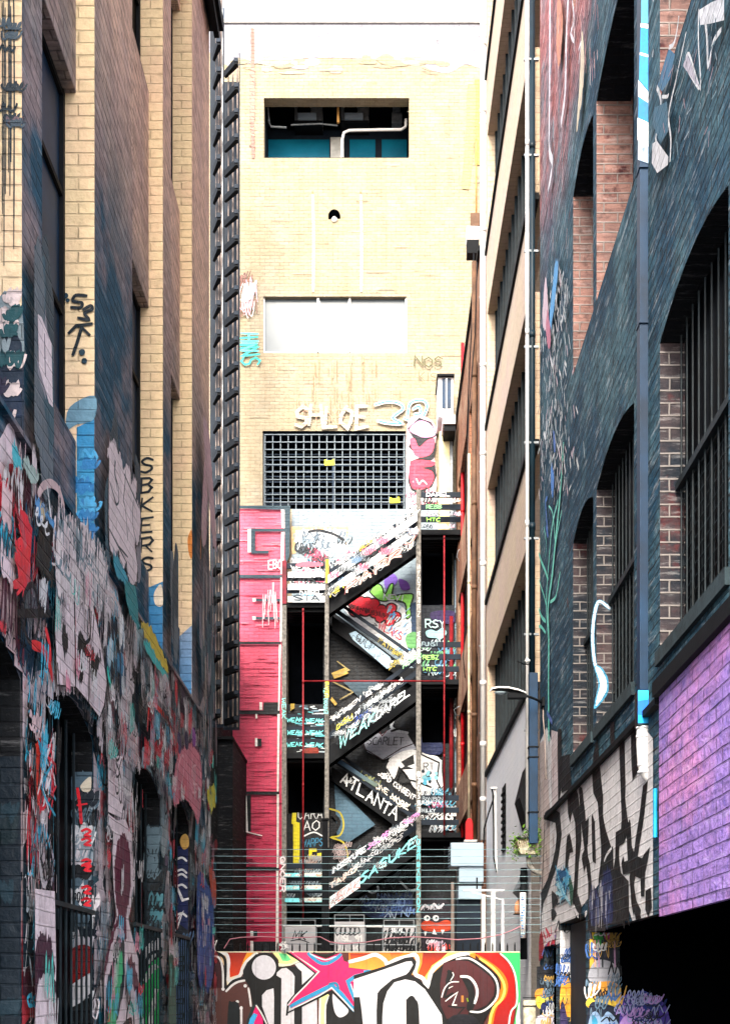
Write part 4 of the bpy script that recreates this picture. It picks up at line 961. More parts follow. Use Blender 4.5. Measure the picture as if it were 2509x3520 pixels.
sa(W, 34, [(180, 112), (235, 130), (255, 210), (245, 300), (258, 395), (330, 370), (375, 330), (400, 260), (450, 185), (540, 118)])
fa(K, [(400, 360), (400, 290), (440, 210), (530, 125), (620, 105), (700, 125), (750, 180), (764, 260), (1000, 240), (1000, BOT), (560, BOT), (500, 640), (470, 470), (430, 400)])
sa(K, 30, [(110, 108), (165, 125), (215, 175), (222, 300), (218, 470), (300, 400), (400, 365)])
sa(W, 20, [(57, 148), (130, 145), (175, 190), (196, 300), (198, 470)]); sa(W, 22, [(230, 500), (290, 440), (350, 405), (415, 392)])
sa(W, 20, [(455, 470), (470, 560), (480, 650)]); sa(W, 22, [(383, 660), (383, 900), (380, BOT)])
for x, y in ((198, 478), (423, 445), (343, 608), (381, 672)): fm.blob(fm.p.st(*A_([(x, y)])[0]), 17/866, 17/866, W, 12, .03)
fa('10181c', [(250, 660), (290, 610), (335, 610), (365, 700), (370, BOT), (240, BOT)], True)
fa('1c2c30', [(425, BOT), (440, 790), (500, 640), (540, 620), (600, BOT)])
fa('e81870', [(430, BOT), (480, 780), (530, 650), (600, 780), (640, BOT)]); fa('38a8e0', [(440, 900), (470, 780), (510, 720), (548, 740), (520, 800), (490, 900)]); sa(W, 16, [(535, 645), (590, 730), (640, 830)])
fm.blob(fm.p.st(*A_([(613, 258)])[0]), 122/866, 124/866, 'd0d0d8', 26, .0)
fa('d2d2d8', [(740, 340), (745, 310), (790, 270), (840, 262), (900, 310), (925, 350), (920, 520), (918, BOT), (782, BOT), (790, 420), (790, 370)])
fa('d2d2d8', [(594, 540), (640, 490), (710, 470), (716, 560), (714, 900), (700, BOT), (680, 900), (640, 780), (595, 655)])
fa('e8f0a0', [(700, 108), (870, 108), (960, 190), (900, 225), (770, 245), (760, 180)]); fa('68e090', [(760, 112), (840, 120), (890, 180), (850, 195), (800, 190)]); fa('f4f8d8', [(765, 248), (760, 215), (830, 225), (900, 215), (955, 190), (975, 200), (880, 240), (800, 250)])
fa('d4d4d8', [(925, 225), (975, 205), (1150, 310), (1000, 440), (996, 300), (960, 270)])
fa('ccccd4', [(1000, 660), (1150, 580), (1155, 900), (1140, BOT), (1000, BOT)])
fa('eef0a0', [(1172, 560), (1260, 525), (1280, 545), (1240, 650), (1245, BOT), (1165, BOT)]); sa(W, 20, [(1185, 560), (1178, 760), (1170, BOT)]); sa(W, 16, [(1275, 548), (1240, 640), (1235, 800), (1245, BOT)])
# black background behind the T and O
fa(K, [(1245, 640), (1290, 500), (1700, 700), (1900, BOT), (1250, BOT)])
fa('d2d2da', [(1310, 530), (1340, 540), (1440, 650), (1470, 700), (1440, 745), (1380, 765), (1335, 720), (1312, 620)], True)
# star
star = [(1175, 300), (890, 100), (1060, 100), (1240, 165), (1390, 108), (1430, 190), (1700, 250), (1490, 370), (1480, 430), (1640, 800), (1300, 490), (850, 690), (870, 620)]
sa(K, 24, [(850, 110), (970, 180), (1145, 318), (1000, 450), (860, 620), (845, 740)], False)
fm.poly(A_([(870, 104), (1060, 104), (1240, 170), (1395, 108), (1425, 195), (1624, 250), (1800, 262), (1640, 330), (1520, 400), (1530, 440), (1600, 640), (1660, 820), (1520, 690), (1310, 480), (1160, 540), (900, 680), (860, 640), (1020, 450), (1150, 320), (1000, 200)]), 'e8186c', col2='d81458')
sa(W, 14, [(905, 108), (1000, 180), (1170, 300), (1050, 430), (920, 560), (858, 640)], False)
fa('d03a70', [(900, 112), (1050, 108), (1080, 200), (1060, 215)]);
sa('2a90c0', 34, [(1065, 118), (1120, 170), (1190, 215), (1260, 215), (1330, 180), (1390, 130)]); sa('bfe8f4', 14, [(1080, 118), (1140, 150), (1240, 180), (1340, 148)])
sa(K, 20, [(1120, 108), (1190, 132), (1280, 130), (1330, 108)])
sa('2a90c0', 44, [(890, 650), (1000, 590), (1180, 500), (1300, 440), (1400, 530), (1500, 660), (1640, 800)], False); sa('1a78a0', 24, [(1280, 425), (1345, 420), (1370, 470)])
sa(W, 14, [(870, 690), (1000, 630), (1180, 540), (1300, 465), (1430, 600), (1620, 800)], False); sa(K, 16, [(850, 720), (1000, 650), (1160, 570), (1300, 500), (1440, 640), (1600, 820), (1640, 900)], False)
sa('2a90c0', 40, [(1640, 320), (1540, 350), (1465, 400), (1500, 500), (1560, 640), (1600, 740)], False); sa('bfe8f4', 10, [(1640, 350), (1555, 385), (1520, 400)])
sa(W, 12, [(1495, 430), (1540, 560), (1600, 700), (1640, 800)], False)
fb('e81870', [(0, 250), (60, 262), (20, 300), (0, 310)]); fb('2a90c0', [(0, 290), (110, 270), (160, 262), (110, 300), (0, 350)])
# right half: flames, T, O, curl
fb('e87818', [(-150, 112), (1130, 112), (1130, 300), (640, 440), (560, 340), (-150, 260)], col2='f0c050')
fb('8c1408', [(-140, 116), (100, 116), (60, 150), (-60, 190), (-130, 180)], col2='e86010'); fb('c85018', [(270, 112), (400, 112), (300, 200), (275, 190)], col2='f0a838')
fb('7c1206', [(600, 112), (850, 112), (800, 170), (690, 250), (600, 380), (545, 340), (590, 220)], col2='e84c08'); fb('ffe070', [(850, 112), (1130, 112), (1000, 135), (860, 180), (700, 280), (650, 440), (615, 380), (690, 240), (790, 170)])
sb_(W, 40, [(-140, 200), (0, 165), (120, 130), (215, 185), (240, 225), (330, 180), (440, 150), (520, 130), (548, 200), (520, 320), (600, 370), (645, 450), (690, 300), (800, 200), (950, 135), (1060, 128)])
fb('a81008', [(1130, 112), (1360, 112), (1470, 220), (1530, 360), (1540, 600), (1460, BOT), (1220, BOT), (1330, 640), (1425, 480), (1400, 350), (1280, 230)], col2='7c0808')
fb('e86c10', [(1130, 130), (1230, 170), (1390, 290), (1460, 420), (1440, 560), (1330, 720), (1250, BOT), (1180, BOT), (1330, 600), (1390, 470), (1360, 340)], True)
sb_('ffd060', 26, [(1180, 170), (1330, 280), (1425, 440), (1400, 580), (1290, 740), (1230, BOT)])
fb('30c060', [(1400, 112), (1583, 112), (1583, BOT), (1450, BOT), (1560, 620), (1560, 400), (1500, 240)])
sb_(W, 16, [(1385, 118), (1470, 200), (1530, 320), (1555, 500), (1545, 640), (1480, 760), (1440, BOT)]); fb(W, [(1545, 760), (1560, 680), (1580, 650), (1583, BOT), (1545, 800)], True)
fb(K, [(-100, 340), (200, 250), (420, 160), (500, 150), (535, 200), (520, 270), (480, 340), (560, 380), (660, 480), (700, 320), (820, 210), (960, 150), (1060, 132), (1190, 200), (1350, 330), (1388, 440), (1370, 560), (1290, 680), (1220, 800), (1180, BOT), (-100, BOT)])
fb('d2d2da', [(-100, 420), (-100, 380), (200, 280), (430, 200), (485, 195), (500, 230), (460, 300), (430, 330), (290, 380), (170, 480), (140, 520), (130, 700), (135, BOT), (40, BOT), (-20, 700), (-40, 560), (-100, 560)])
sb_('c8c4d8', 22, [(240, 390), (150, 440), (110, 560), (105, 750)])
fb('d0d0d8', [(190, 760), (200, 620), (240, 500), (310, 410), (420, 380), (520, 400), (620, 480), (700, 600), (790, 740), (840, BOT), (190, BOT)])
sb_('c4c8d4', 16, [(310, 620), (360, 540), (420, 520)]); fb(K, [(430, 650), (440, 580), (485, 545), (525, 580), (560, 700), (560, BOT), (450, BOT)], True)
sb_(W, 20, [(940, 175), (1060, 165), (1180, 230), (1300, 330), (1355, 430), (1350, 560), (1270, 660), (1180, 710), (1080, 705)])
fb('4a1c22', [(810, 210), (950, 185), (1060, 195), (1170, 260), (1290, 360), (1330, 440), (1320, 540), (1250, 640), (1160, 680), (1060, 700), (1060, 780), (840, 780), (780, 640), (775, 420)], col2='3a1418')
for x in range(830, 1330, 70): sb_('240c10', 4, [(x, 230+abs(x-1000)*.3), (x, 640)], False)
fb(K, [(990, 360), (1040, 360), (1110, 440), (1130, 600), (1100, 690), (1040, 680), (1060, 520)], True); sb_(W, 26, [(985, 350), (1070, 360), (1130, 430), (1150, 520), (1125, 620)])
sb_(K, 40, [(870, 300), (850, 420), (900, 340), (860, 300)]); sb_(W, 9, [(880, 390), (910, 340), (900, 310)]); sb_(W, 12, [(960, 405), (880, 410), (820, 470), (790, 560)]); sb_(W, 10, [(900, 450), (840, 480)]); sb_(K, 22, [(860, 440), (820, 560), (900, 520)])
sb_(W, 12, [(830, 600), (880, 560), (950, 510), (900, 640), (940, 640)], False); sb_(K, 18, [(860, 650), (940, 665), (1020, 665), (960, 730)], False)
sb_('b8702c', 30, [(1000, 555), (1000, 600)]); sb_('6a8a10', 18, [(1048, 575), (1055, 600)])
for x in (760, 880, 1002, 1130, 1260, 1348, 1480, 1570, 1660): fm.stroke([(x, 3278), (x, 3560)], .0025, '2a2e34', False)
fm.build('mural', M['board'], fn)

# ------------------------------------------------------------------ PAINT: end building
kg = Graf(Fr(YB), holes=[d[:4] for d in [W1, W2, W3]+DR], base=.006, step=.0003)
kg.xf = None
def kp(c, p, sm=False, col2=None): kg.poly(p, c, sm, col2)
def ks(c, w_, p, sm=True): kg.stroke(p, w_*YB/F, c, sm)
# weathered white band at the top, stain
kp('90909a', [(735, 84), (1665, 84), (1664, 225), (1600, 220), (1540, 250), (1470, 235), (1440, 205), (1250, 200), (1080, 198), (1000, 205), (930, 222), (860, 216), (770, 218)], True)
for k in range(26): kg.blob(kg.px(R.uniform(760, 1660), R.gauss(218, 12)), R.uniform(.08, .4), R.uniform(.03, .12), R.choice(['90909a', '92866a', '989080']))
ks('8c685c', 13, [(868, 100), (869, 200), (866, 330), (868, 430), (871, 540)]); ks('98786a', 20, [(868, 240), (867, 410)]); ks('6f5a50', 5, [(868, 110), (868, 190)])
for k in range(14): ks(R.choice(['7c5c50', 'a08c78']), R.uniform(3, 7), [(866+R.uniform(-8, 8), 240+k*20), (870+R.uniform(-8, 8), 246+k*20)])
ks('b8964c', 22, [(1640, 280), (1645, 420), (1642, 560)]); ks('b49c60', 30, [(1620, 300), (1615, 480), (1600, 640)])
for x in (1075, 1240): ks('c4beb0', 9, [(x, 672), (x+3, 800), (x+2, 1000)]); ks('9a7a50', 7, [(x-1, 660), (x, 664)])
for k in range(45): x = R.uniform(840, 1640); y = R.uniform(230, 1440); ks(R.choice(['8c826c', '9c927c', '948a70', 'a09884']), R.uniform(1, 2.5), [(x, y), (x+R.uniform(10, 90), y+R.uniform(-1, 1))], False)
for k in range(60): x = R.gauss(1180, 90); y = R.uniform(1216, 1400); ks(R.choice(['947450', '9c8460', 'b4a684']), R.uniform(1.5, 3), [(x, y), (x+R.uniform(-1, 1), y+R.uniform(20, 90))], False)
ks('3a2c28', 4, [(1503, 140), (1504, 148)]); ks('8a5a48', 3, [(1450, 238), (1475, 248), (1500, 250)])
# tags high on the wall
kg.text('HNS', (826, 1165), (4, 96), (62, -4), .05, '30b8a8', .5); kg.text('HN', (830, 1150), (2, 60), (56, 0), .045, '5ce6dc', .5)
for k in range(10): kg.scrib(kg.px(850+R.uniform(-20, 22), 960+R.uniform(-5, 130)), .3, .5, .02, R.choice(['d0c4c4', '6a4240', 'd0a8b4', '845c50']), 7)
kg.text('NOS', (1425, 1262), (95, 4), (0, -34), .03, '50502c', .6); kg.text('KIS', (1440, 1310), (60, 4), (0, -30), .016, '6c6440', .6)
kg.text('SHLOE', (1015, 1472), (250, 2), (0, -72), .09, 'b0a898', 1.1); kg.text('STAE', (1030, 1465), (160, 0), (0, -50), .016, 'c89a80', .6)
for a in (((1290, 1395), (1330, 1385), (1370, 1390), (1385, 1410), (1350, 1440), (1380, 1460), (1330, 1458), (1300, 1450)), ((1400, 1440), (1410, 1390), (1450, 1380), (1468, 1400), (1455, 1440), (1470, 1450), (1440, 1460), (1390, 1442)), ((1420, 1410), (1440, 1400), (1445, 1425), (1425, 1428))):
    ks('c8ccd4', 12, a); ks('2c80d0', 4.5, a, True)
# red and pink letters beside the grille
kp('dcb4c0', [(1400, 1460), (1430, 1435), (1470, 1440), (1500, 1480), (1492, 1560), (1500, 1640), (1490, 1700), (1400, 1760), (1396, 1600)], True)
kp('10141c', [(1400, 1478), (1440, 1440), (1482, 1455), (1502, 1500), (1470, 1522), (1500, 1528), (1492, 1580), (1462, 1600), (1494, 1596), (1500, 1640), (1480, 1690), (1420, 1706), (1402, 1660), (1410, 1590), (1440, 1578), (1404, 1540), (1420, 1510)])
kp('f0a8d8', [(1406, 1480), (1440, 1450), (1478, 1462), (1496, 1498), (1460, 1508), (1430, 1498)], True); kp('e8506c', [(1408, 1516), (1425, 1512), (1440, 1540), (1470, 1516), (1494, 1514), (1484, 1560), (1455, 1575), (1425, 1568)], True)
kp('e83c58', [(1412, 1592), (1490, 1590), (1486, 1606), (1450, 1612), (1484, 1624), (1490, 1650), (1470, 1680), (1416, 1680)], True); ks('f4c8d4', 5, [(1420, 1660), (1430, 1650), (1440, 1668), (1452, 1655), (1466, 1668)])
kg.text('E', (1425, 1672), (40, 0), (0, -72), .05, 'f4506c'); kp('fbfbff', [(1400, 1690), (1440, 1700), (1490, 1680), (1498, 1730), (1440, 1745), (1400, 1770)], True)
for k in range(12): kg.scrib(kg.px(R.uniform(1400, 1490), R.uniform(1690, 1760)), .25, .2, .025, R.choice(['10141c', 'e8506c', 'f8f8fc']), 6)
# white zone behind the stairs, then the dark zone
kp('8c9ca6', [(1004, 1754), (1590, 1754), (1590, 1900), (1445, 1900), (1445, 2480), (1200, 2480), (1004, 2260)], col2='9db4c4')
kg.text('PARTOK X', (1035, 1800), (200, 26), (0, -40), .05, 'f6fafc', .4)
kp('d8b888', [(1000, 1814), (1198, 1814), (1196, 1888), (1190, 1888), (1190, 1824), (1018, 1826), (1018, 1906), (1004, 1910)]); kp('c8d4dc', [(1018, 1826), (1190, 1824), (1190, 1890), (1018, 1900)])
for k in range(26): kg.scrib(kg.px(R.uniform(1030, 1180), R.uniform(1832, 1890)), .35, .25, .03, R.choice(['28343c', '8fa4b4', '5a6c7c', 'f0f4f8']), 6)
ks('141c24', 9, [(1062, 1832), (1100, 1828), (1150, 1842), (1180, 1860)])
for k in range(40): kg.scrib(kg.px(R.uniform(1010, 1240), R.uniform(1895, 2060)), .4, .25, .025, R.choice(['5aa8d8', 'f8fafc', '202830', 'fafafa', 'e05070', '80b8a8']), 7)
kp('060a10', [(985, 2086), (1134, 2100), (1300, 2225), (1400, 2300), (1590, 2305), (1590, 3300), (985, 3300)])
kp('0a1624', [(1440, 1846), (1590, 1846), (1590, 2340), (1440, 2340)]); kp('7c94a4', [(1562, 1930), (1590, 1930), (1590, 2900), (1562, 2900)], col2='5c7484')
# bubble letters under the top flight
kp('7a58c0', [(1320, 2000), (1345, 1975), (1365, 1990), (1362, 2010), (1330, 2030)], True); kp('6a3c98', [(1370, 1995), (1400, 2005), (1408, 2030), (1380, 2032)], True)
kp('f2f6fa', [(1185, 2090), (1250, 2040), (1330, 2060), (1400, 2110), (1418, 2200), (1390, 2260), (1300, 2200), (1220, 2140)], True)
gp_ = [(1270, 2040), (1290, 2012), (1312, 2020), (1322, 2048), (1340, 2015), (1352, 2014), (1350, 2050), (1392, 2046), (1420, 2050), (1410, 2090), (1412, 2120), (1396, 2130), (1392, 2080), (1350, 2068), (1320, 2072), (1296, 2064)]
kp('8ce05c', gp_, True); ks('08140c', 5, gp_+[gp_[0]])
for cx, cy, r in ((1215, 2080, 18), (1240, 2075, 22), (1222, 2105, 22), (1255, 2100, 26), (1262, 2072, 16), (1285, 2080, 20), (1290, 2110, 22), (1312, 2100, 18), (1330, 2118, 24), (1345, 2095, 18), (1358, 2125, 20), (1340, 2142, 16), (1305, 2130, 16)):
    kg.blob(kg.px(cx, cy), (r+3)*YB/F, (r*.9+3)*YB/F, '30060a', 12, .05); 
for cx, cy, r in ((1215, 2080, 18), (1240, 2075, 22), (1222, 2105, 22), (1255, 2100, 26), (1262, 2072, 16), (1285, 2080, 20), (1290, 2110, 22), (1312, 2100, 18), (1330, 2118, 24), (1345, 2095, 18), (1358, 2125, 20), (1340, 2142, 16), (1305, 2130, 16)):
    kg.blob(kg.px(cx, cy), r*.86*YB/F, r*.78*YB/F, R.choice(['d8182c', 'e02438', 'c81428']), 12, .06)
for k in range(9): kg.scrib(kg.px(1210+k*18, 2090+k*5), .12, .16, .016, '3a060c', 5)
kg.text('NEVI', (1318, 2066), (66, 4), (2, -18), .03, 'f2f6fa', .4); kg.text('WEAKS', (1300, 2165), (78, 42), (6, -26), .03, 'd8283c', .4); ks('14202a', 4, [(1268, 2150), (1296, 2156), (1288, 2148)], False)
for k in range(60): x = R.uniform(1330, 1425); y = R.uniform(2085, 2250); ks(R.choice(['a8d0ec', 'f4f8fc', '58a0d8', 'c8dce8']), R.uniform(3, 6), [(x, y), (x-R.uniform(4, 16), y+R.uniform(6, 22))], False)
kp('103050', [(1412, 2080), (1430, 2076), (1430, 2230), (1414, 2180)]); kp('5c9c5c', [(1396, 2190), (1430, 2180), (1430, 2230), (1400, 2230)], True)
# right column lettering
kg.text('HOMIE', (1448, 2050), (74, 6), (0, -26), .018, '04060a', .5); kg.text('DISBE', (1448, 2085), (80, 0), (0, -30), .022, '04060a', .5)
kp('2a1450', [(1482, 2110), (1560, 2108), (1556, 2150), (1490, 2140)], True)
kp('9fd8e0', [(1462, 2178), (1480, 2170), (1500, 2176), (1520, 2164), (1534, 2184), (1510, 2206), (1500, 2200), (1470, 2196)], True); kg.text('RSY', (1462, 2164), (66, 0), (0, -26), .035, 'c4ecf0', .5)
for k in range(30): kg.scrib(kg.px(R.uniform(1446, 1558), R.uniform(2215, 2330)), .3, .2, .02, R.choice(['5a98c0', 'c8dce4', '0c1c2c', '74c08c']), 6)
kg.text('SBWETTS', (1586, 2090), (-2, 170), (-22, 0), .018, '0c1018', .6, rnd=random.Random(3))
for k in range(34): kg.scrib(kg.px(R.uniform(1565, 1588), R.uniform(2240, 2860)), .12, .25, .018, R.choice(['0c1018', 'f2f4f6', '0c1018', 'e8ecf0']), 6)
# middle band
kp('b89c40', [(1000, 2268), (1014, 2268), (1014, 2440), (1000, 2450)]); ks('2c2a1c', 3, [(1030, 2260), (1105, 2262), (1105, 2420)], False)
for p in (((1140, 2320), (1190, 2300), (1198, 2322), (1150, 2340)), ((1142, 2402), (1160, 2425), (1152, 2432), (1136, 2412))): kp('c0a04c', p)
ks('8a7c50', 5, [(1145, 2350), (1215, 2385), (1170, 2410)], False); ks('a89860', 4, [(1160, 2280), (1200, 2310), (1150, 2330)], False)
kp('3c5464', [(1200, 2345), (1330, 2345), (1240, 2410), (1180, 2350)], col2='24343e')
kg.text('SCA', (1030, 2386), (56, -4), (2, -18), .018, 'e8eef2', .5); kg.text('CLAH', (1028, 2412), (70, -2), (2, -16), .016, 'dfe6ec', .6); ks('dfe6ec', 2.5, [(1025, 2425), (1060, 2420), (1100, 2416)])
for k in range(70): x = R.uniform(1010, 1105); y = R.uniform(2432, 2590); ks(R.choice(['c8dce8', '8fb8cc', 'e8f0f4', '68c8d4', '506878']), R.uniform(3, 7), [(x, y), (x+R.uniform(10, 30), y+R.uniform(-3, 3))], False)
kp('a04030', [(1050, 2580), (1090, 2576), (1094, 2596), (1050, 2596)], True)
# SCARLET heart and white piece
kp('b8bcc8', [(1240, 2530), (1270, 2510), (1310, 2532), (1350, 2508), (1400, 2530), (1430, 2580), (1390, 2590), (1318, 2618), (1262, 2590)], col2='8c94a4')
ks('2a141c', 3.5, [(1240, 2550), (1256, 2582), (1316, 2618), (1380, 2578), (1428, 2560)], False); ks('5a1424', 3, [(1300, 2516), (1313, 2536), (1330, 2518)], False)
kg.text('SCARLET', (1262, 2566), (122, 2), (3, -26), .022, '0a0c12', .4)
ks('c4ccd4', 9, [(1330, 2492), (1350, 2484), (1345, 2506), (1370, 2520), (1400, 2526)]); ks('06080c', 8, [(1345, 2520), (1380, 2510), (1420, 2518)])
kp('dfe2e6', [(1335, 2620), (1380, 2590), (1430, 2584), (1440, 2600), (1500, 2606), (1514, 2640), (1524, 2760), (1500, 2730), (1430, 2720), (1400, 2672), (1370, 2640)], True)
kp('06080c', [(1378, 2625), (1420, 2600), (1424, 2632), (1400, 2640), (1424, 2650), (1370, 2652), (1390, 2640)]); kp('e4e6ea', [(1328, 2640), (1352, 2612), (1372, 2625), (1356, 2680), (1340, 2680)], True)
ks('06080c', 6, [(1330, 2650), (1356, 2690), (1372, 2650)]); ks('06080c', 7, [(1372, 2690), (1420, 2690), (1480, 2712)]); ks('06080c', 6, [(1448, 2600), (1508, 2628), (1500, 2690), (1520, 2730)], False); ks('f0f2f4', 7, [(1452, 2596), (1514, 2622), (1512, 2690)], False)
kg.text('RT', (1455, 2652), (36, 0), (0, -24), .022, '0a1018', .5)
for k in range(22): c0 = kg.px(R.uniform(1452, 1500), R.uniform(2655, 2700)); kg.blob(c0, .04, .045, R.choice(['5ab4d4', '88ccdc', '0c2430']), 8, .2)
kp('0c1c4c', [(1450, 2540), (1500, 2535), (1520, 2570), (1510, 2600), (1450, 2592)], True)
for k in range(40): kg.scrib(kg.px(R.uniform(1448, 1586), R.uniform(2720, 2862)), .35, .22, .022, R.choice(['e8ecf0', 'c8d0d8', '0a0e14', '5aa8c8', 'c86490', 'f4f6f8']), 6)
# lower stair region
kp('5c8098', [(1150, 2700), (1190, 2740), (1290, 2840), (1200, 2900), (1160, 2890)], col2='3c5c70')
kp('06080c', [(1010, 2782), (1110, 2782), (1110, 2980), (1010, 2980)])
kp('d8cc20', [(1008, 2786), (1022, 2786), (1020, 2830), (1032, 2834), (1032, 2976), (1010, 2976), (1010, 2840), (1004, 2836)]); ks('b8ac30', 6, [(1134, 2786), (1170, 2800), (1182, 2840), (1170, 2876), (1140, 2884), (1180, 2900), (1196, 2940), (1190, 2962)]); ks('06080c', 14, [(1140, 2800), (1166, 2830), (1150, 2866)])
kg.text('OARA', (1026, 2822), (84, -4), (2, -32), .02, 'd8dce0', .5); kg.text('AO', (1044, 2862), (56, -4), (2, -34), .026, 'eceff2', .5); ks('eceff2', 5, [(1046, 2880), (1080, 2866), (1108, 2878)]); kg.text('WARPS', (1040, 2916), (70, -3), (2, -26), .018, '3c8cb4', .5)
kp('e8dc18', [(1064, 2922), (1090, 2922), (1090, 2932), (1074, 2934), (1074, 2944), (1088, 2946), (1088, 2954), (1064, 2960)]); kp('e8dc18', [(1092, 2938), (1106, 2936), (1106, 2952), (1092, 2956)])
for k in range(26): kg.scrib(kg.px(R.uniform(1040, 1110), R.uniform(2940, 2990)), .25, .12, .01, R.choice(['a89088', 'c0a8a0', '8c9ca4']), 7)
for k in range(34): kg.scrib(kg.px(R.uniform(985, 1110), R.uniform(3000, 3110)), .3, .2, .018, R.choice(['8c9ca8', '5c6c78', 'a8b8c0', '20282e']), 7)
for k in range(12): kg.scrib(kg.px(R.uniform(1150, 1200), R.uniform(2905, 2960)), .2, .15, .012, 'b0a0a0', 6)
ks('b0bcc4', 7, [(1230, 2990), (1270, 3070), (1300, 3060), (1290, 3030), (1330, 2990), (1400, 3060), (1430, 3060)]); ks('8c9ca8', 5, [(1230, 3080), (1260, 3110), (1300, 3100)]); ks('98a8b4', 6, [(1300, 3000), (1270, 3050), (1240, 3060)])
kp('0f2450', [(1240, 3120), (1300, 3090), (1370, 3080), (1412, 3070), (1414, 3130), (1360, 3150), (1280, 3160)], True); 
for k in range(24): kg.scrib(kg.px(R.uniform(1250, 1410), R.uniform(3080, 3150)), .25, .2, .02, R.choice(['3c5c98', '7890b8', '98a8bc', '1c3870']), 6)
kg.text('PERHO', (1290, 3130), (100, -6), (0, -34), .03, '5c78ac', .5)
for k in range(34): x = R.uniform(1200, 1420); y = R.uniform(2920, 3080); kg.scrib(kg.px(x, y), .5, .3, .015, R.choice(['28343c', '38484f', '4c5c64']), 6)
# painted creature at the right foot of the stairs
kp('1c1420', [(1440, 3280), (1438, 3140), (1446, 3110), (1470, 3090), (1510, 3088), (1545, 3110), (1556, 3160), (1556, 3280)], True); kp('b83c1c', [(1448, 3176), (1470, 3168), (1500, 3176), (1530, 3166), (1550, 3176), (1546, 3200), (1500, 3206), (1452, 3200)], True)
for x in (1466, 1496): kg.blob(kg.px(x, 3160), .075, .07, 'e8e8ec', 12, .03); kg.blob(kg.px(x+2, 3160), .03, .035, '08080c', 10, .03)
ks('d8d4e0', 7, [(1446, 3130), (1460, 3115), (1476, 3126), (1490, 3112), (1506, 3126), (1522, 3112)]); kg.text('MOLK', (1456, 3132), (60, -4), (2, -16), .02, 'b0b4c0', .4)
for p in (((1456, 3206), (1466, 3206), (1460, 3222)), ((1490, 3196), (1500, 3216), (1484, 3214)), ((1514, 3200), (1526, 3200), (1518, 3216))): kp('eceef0', p)
for k in range(16): kg.scrib(kg.px(R.uniform(1480, 1540), R.uniform(3232, 3272)), .2, .14, .022, R.choice(['d88c9c', 'b0a0b4', 'c83c2c', 'd4d0dc']), 6)
# pink wall with its downward loss of light painted in, black and white lines
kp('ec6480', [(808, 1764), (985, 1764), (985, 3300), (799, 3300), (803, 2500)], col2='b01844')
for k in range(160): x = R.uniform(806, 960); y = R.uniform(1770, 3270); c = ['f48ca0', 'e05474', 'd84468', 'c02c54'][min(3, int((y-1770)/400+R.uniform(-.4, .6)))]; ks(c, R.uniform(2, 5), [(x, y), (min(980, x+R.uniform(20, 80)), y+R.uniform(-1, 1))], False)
for k in range(46): x = R.uniform(806, 876); y = R.uniform(2880, 3270); ks(R.choice(['801838', '981c40', '5c1024']), R.uniform(3, 8), [(x, y), (x+R.uniform(8, 26), y+R.uniform(-2, 2))])
D = '2c4450'; D2 = '080c12'
def hb_(c, x0, x1, y, w_): kp(c, [(x0, y-w_/2), (x1, y-w_/2+1), (x1, y+w_/2), (x0, y+w_/2)])
kp(D, [(820, 1757), (1002, 1757), (1001, 1790), (998, 1930), (984, 1960), (982, 1772), (820, 1766)])
hb_(D, 868, 984, 1840, 11); hb_(D, 870, 928, 1915, 11); kp(D, [(868, 1838), (882, 1838), (882, 1915), (868, 1915)]); hb_(D, 818, 976, 1998, 12); hb_(D, 885, 970, 2078, 10); hb_(D, 880, 968, 2140, 10); hb_(D2, 816, 968, 2224, 10)
hb_(D2, 816, 966, 2460, 14); kp(D2, [(910, 2426), (964, 2426), (964, 2456), (910, 2456)]); kp(D2, [(816, 2426), (828, 2430), (828, 2456), (816, 2456)])
hb_(D2, 808, 964, 2735, 12); hb_(D2, 806, 964, 2992, 12)
kp(D2, [(830, 2606), (842, 2606), (842, 2728), (834, 2728)]); kp(D2, [(853, 2742), (868, 2742), (868, 2866), (856, 2866)]); kp(D2, [(890, 2550), (904, 2550), (904, 2576), (890, 2576)]); kp(D2, [(876, 3240), (964, 3240), (964, 3270), (876, 3270)]); kp(D2, [(874, 3204), (890, 3204), (890, 3222), (874, 3222)])
for p in ([(857, 1838), (868, 1836), (868, 1916), (857, 1916)], [(970, 1770), (982, 1772), (982, 1836), (972, 1832)], [(971, 1848), (982, 1846), (980, 1900), (978, 1990), (968, 1990)], [(968, 2002), (977, 2002), (972, 2220), (966, 2220)], [(963, 2230), (970, 2230), (965, 2455), (960, 2455)], [(958, 2466), (966, 2466), (962, 2730), (956, 2730)], [(956, 2740), (963, 2740), (962, 2990), (955, 2990)], [(954, 3000), (962, 3000), (962, 3290), (952, 3290)], [(821, 2604), (831, 2604), (829, 2728), (817, 2728)], [(845, 2744), (853, 2744), (858, 2868), (847, 2868)], [(883, 2466), (890, 2466), (890, 2482), (883, 2482)], [(882, 2548), (890, 2548), (890, 2576), (882, 2576)], [(897, 2426), (906, 2426), (906, 2452), (897, 2452)], [(872, 2072), (884, 2072), (884, 2084), (874, 2084)], [(872, 2134), (884, 2134), (884, 2146), (874, 2146)], [(866, 3204), (876, 3204), (876, 3222), (866, 3222)], [(866, 3238), (876, 3238), (876, 3290), (866, 3290)]): kp('fbf6f4', p)
kg.text('EBO', (928, 1972), (44, 0), (0, -28), .03, 'fbf4f4', .5)
for x, y in ((915, 2060), (930, 2045), (950, 2052), (940, 2020)): 
    for k in range(4): ks('f8c8d0', 3, [(x+R.uniform(-8, 8), y), (x+R.uniform(-8, 8), y+R.uniform(50, 130))], False)
ks('e8d8d8', 4, [(806, 2848), (850, 2866), (905, 2880)]); ks('0c1014', 3, [(806, 2852), (850, 2870), (905, 2884)])
kg.build('graffiti', M['paint'], kb)
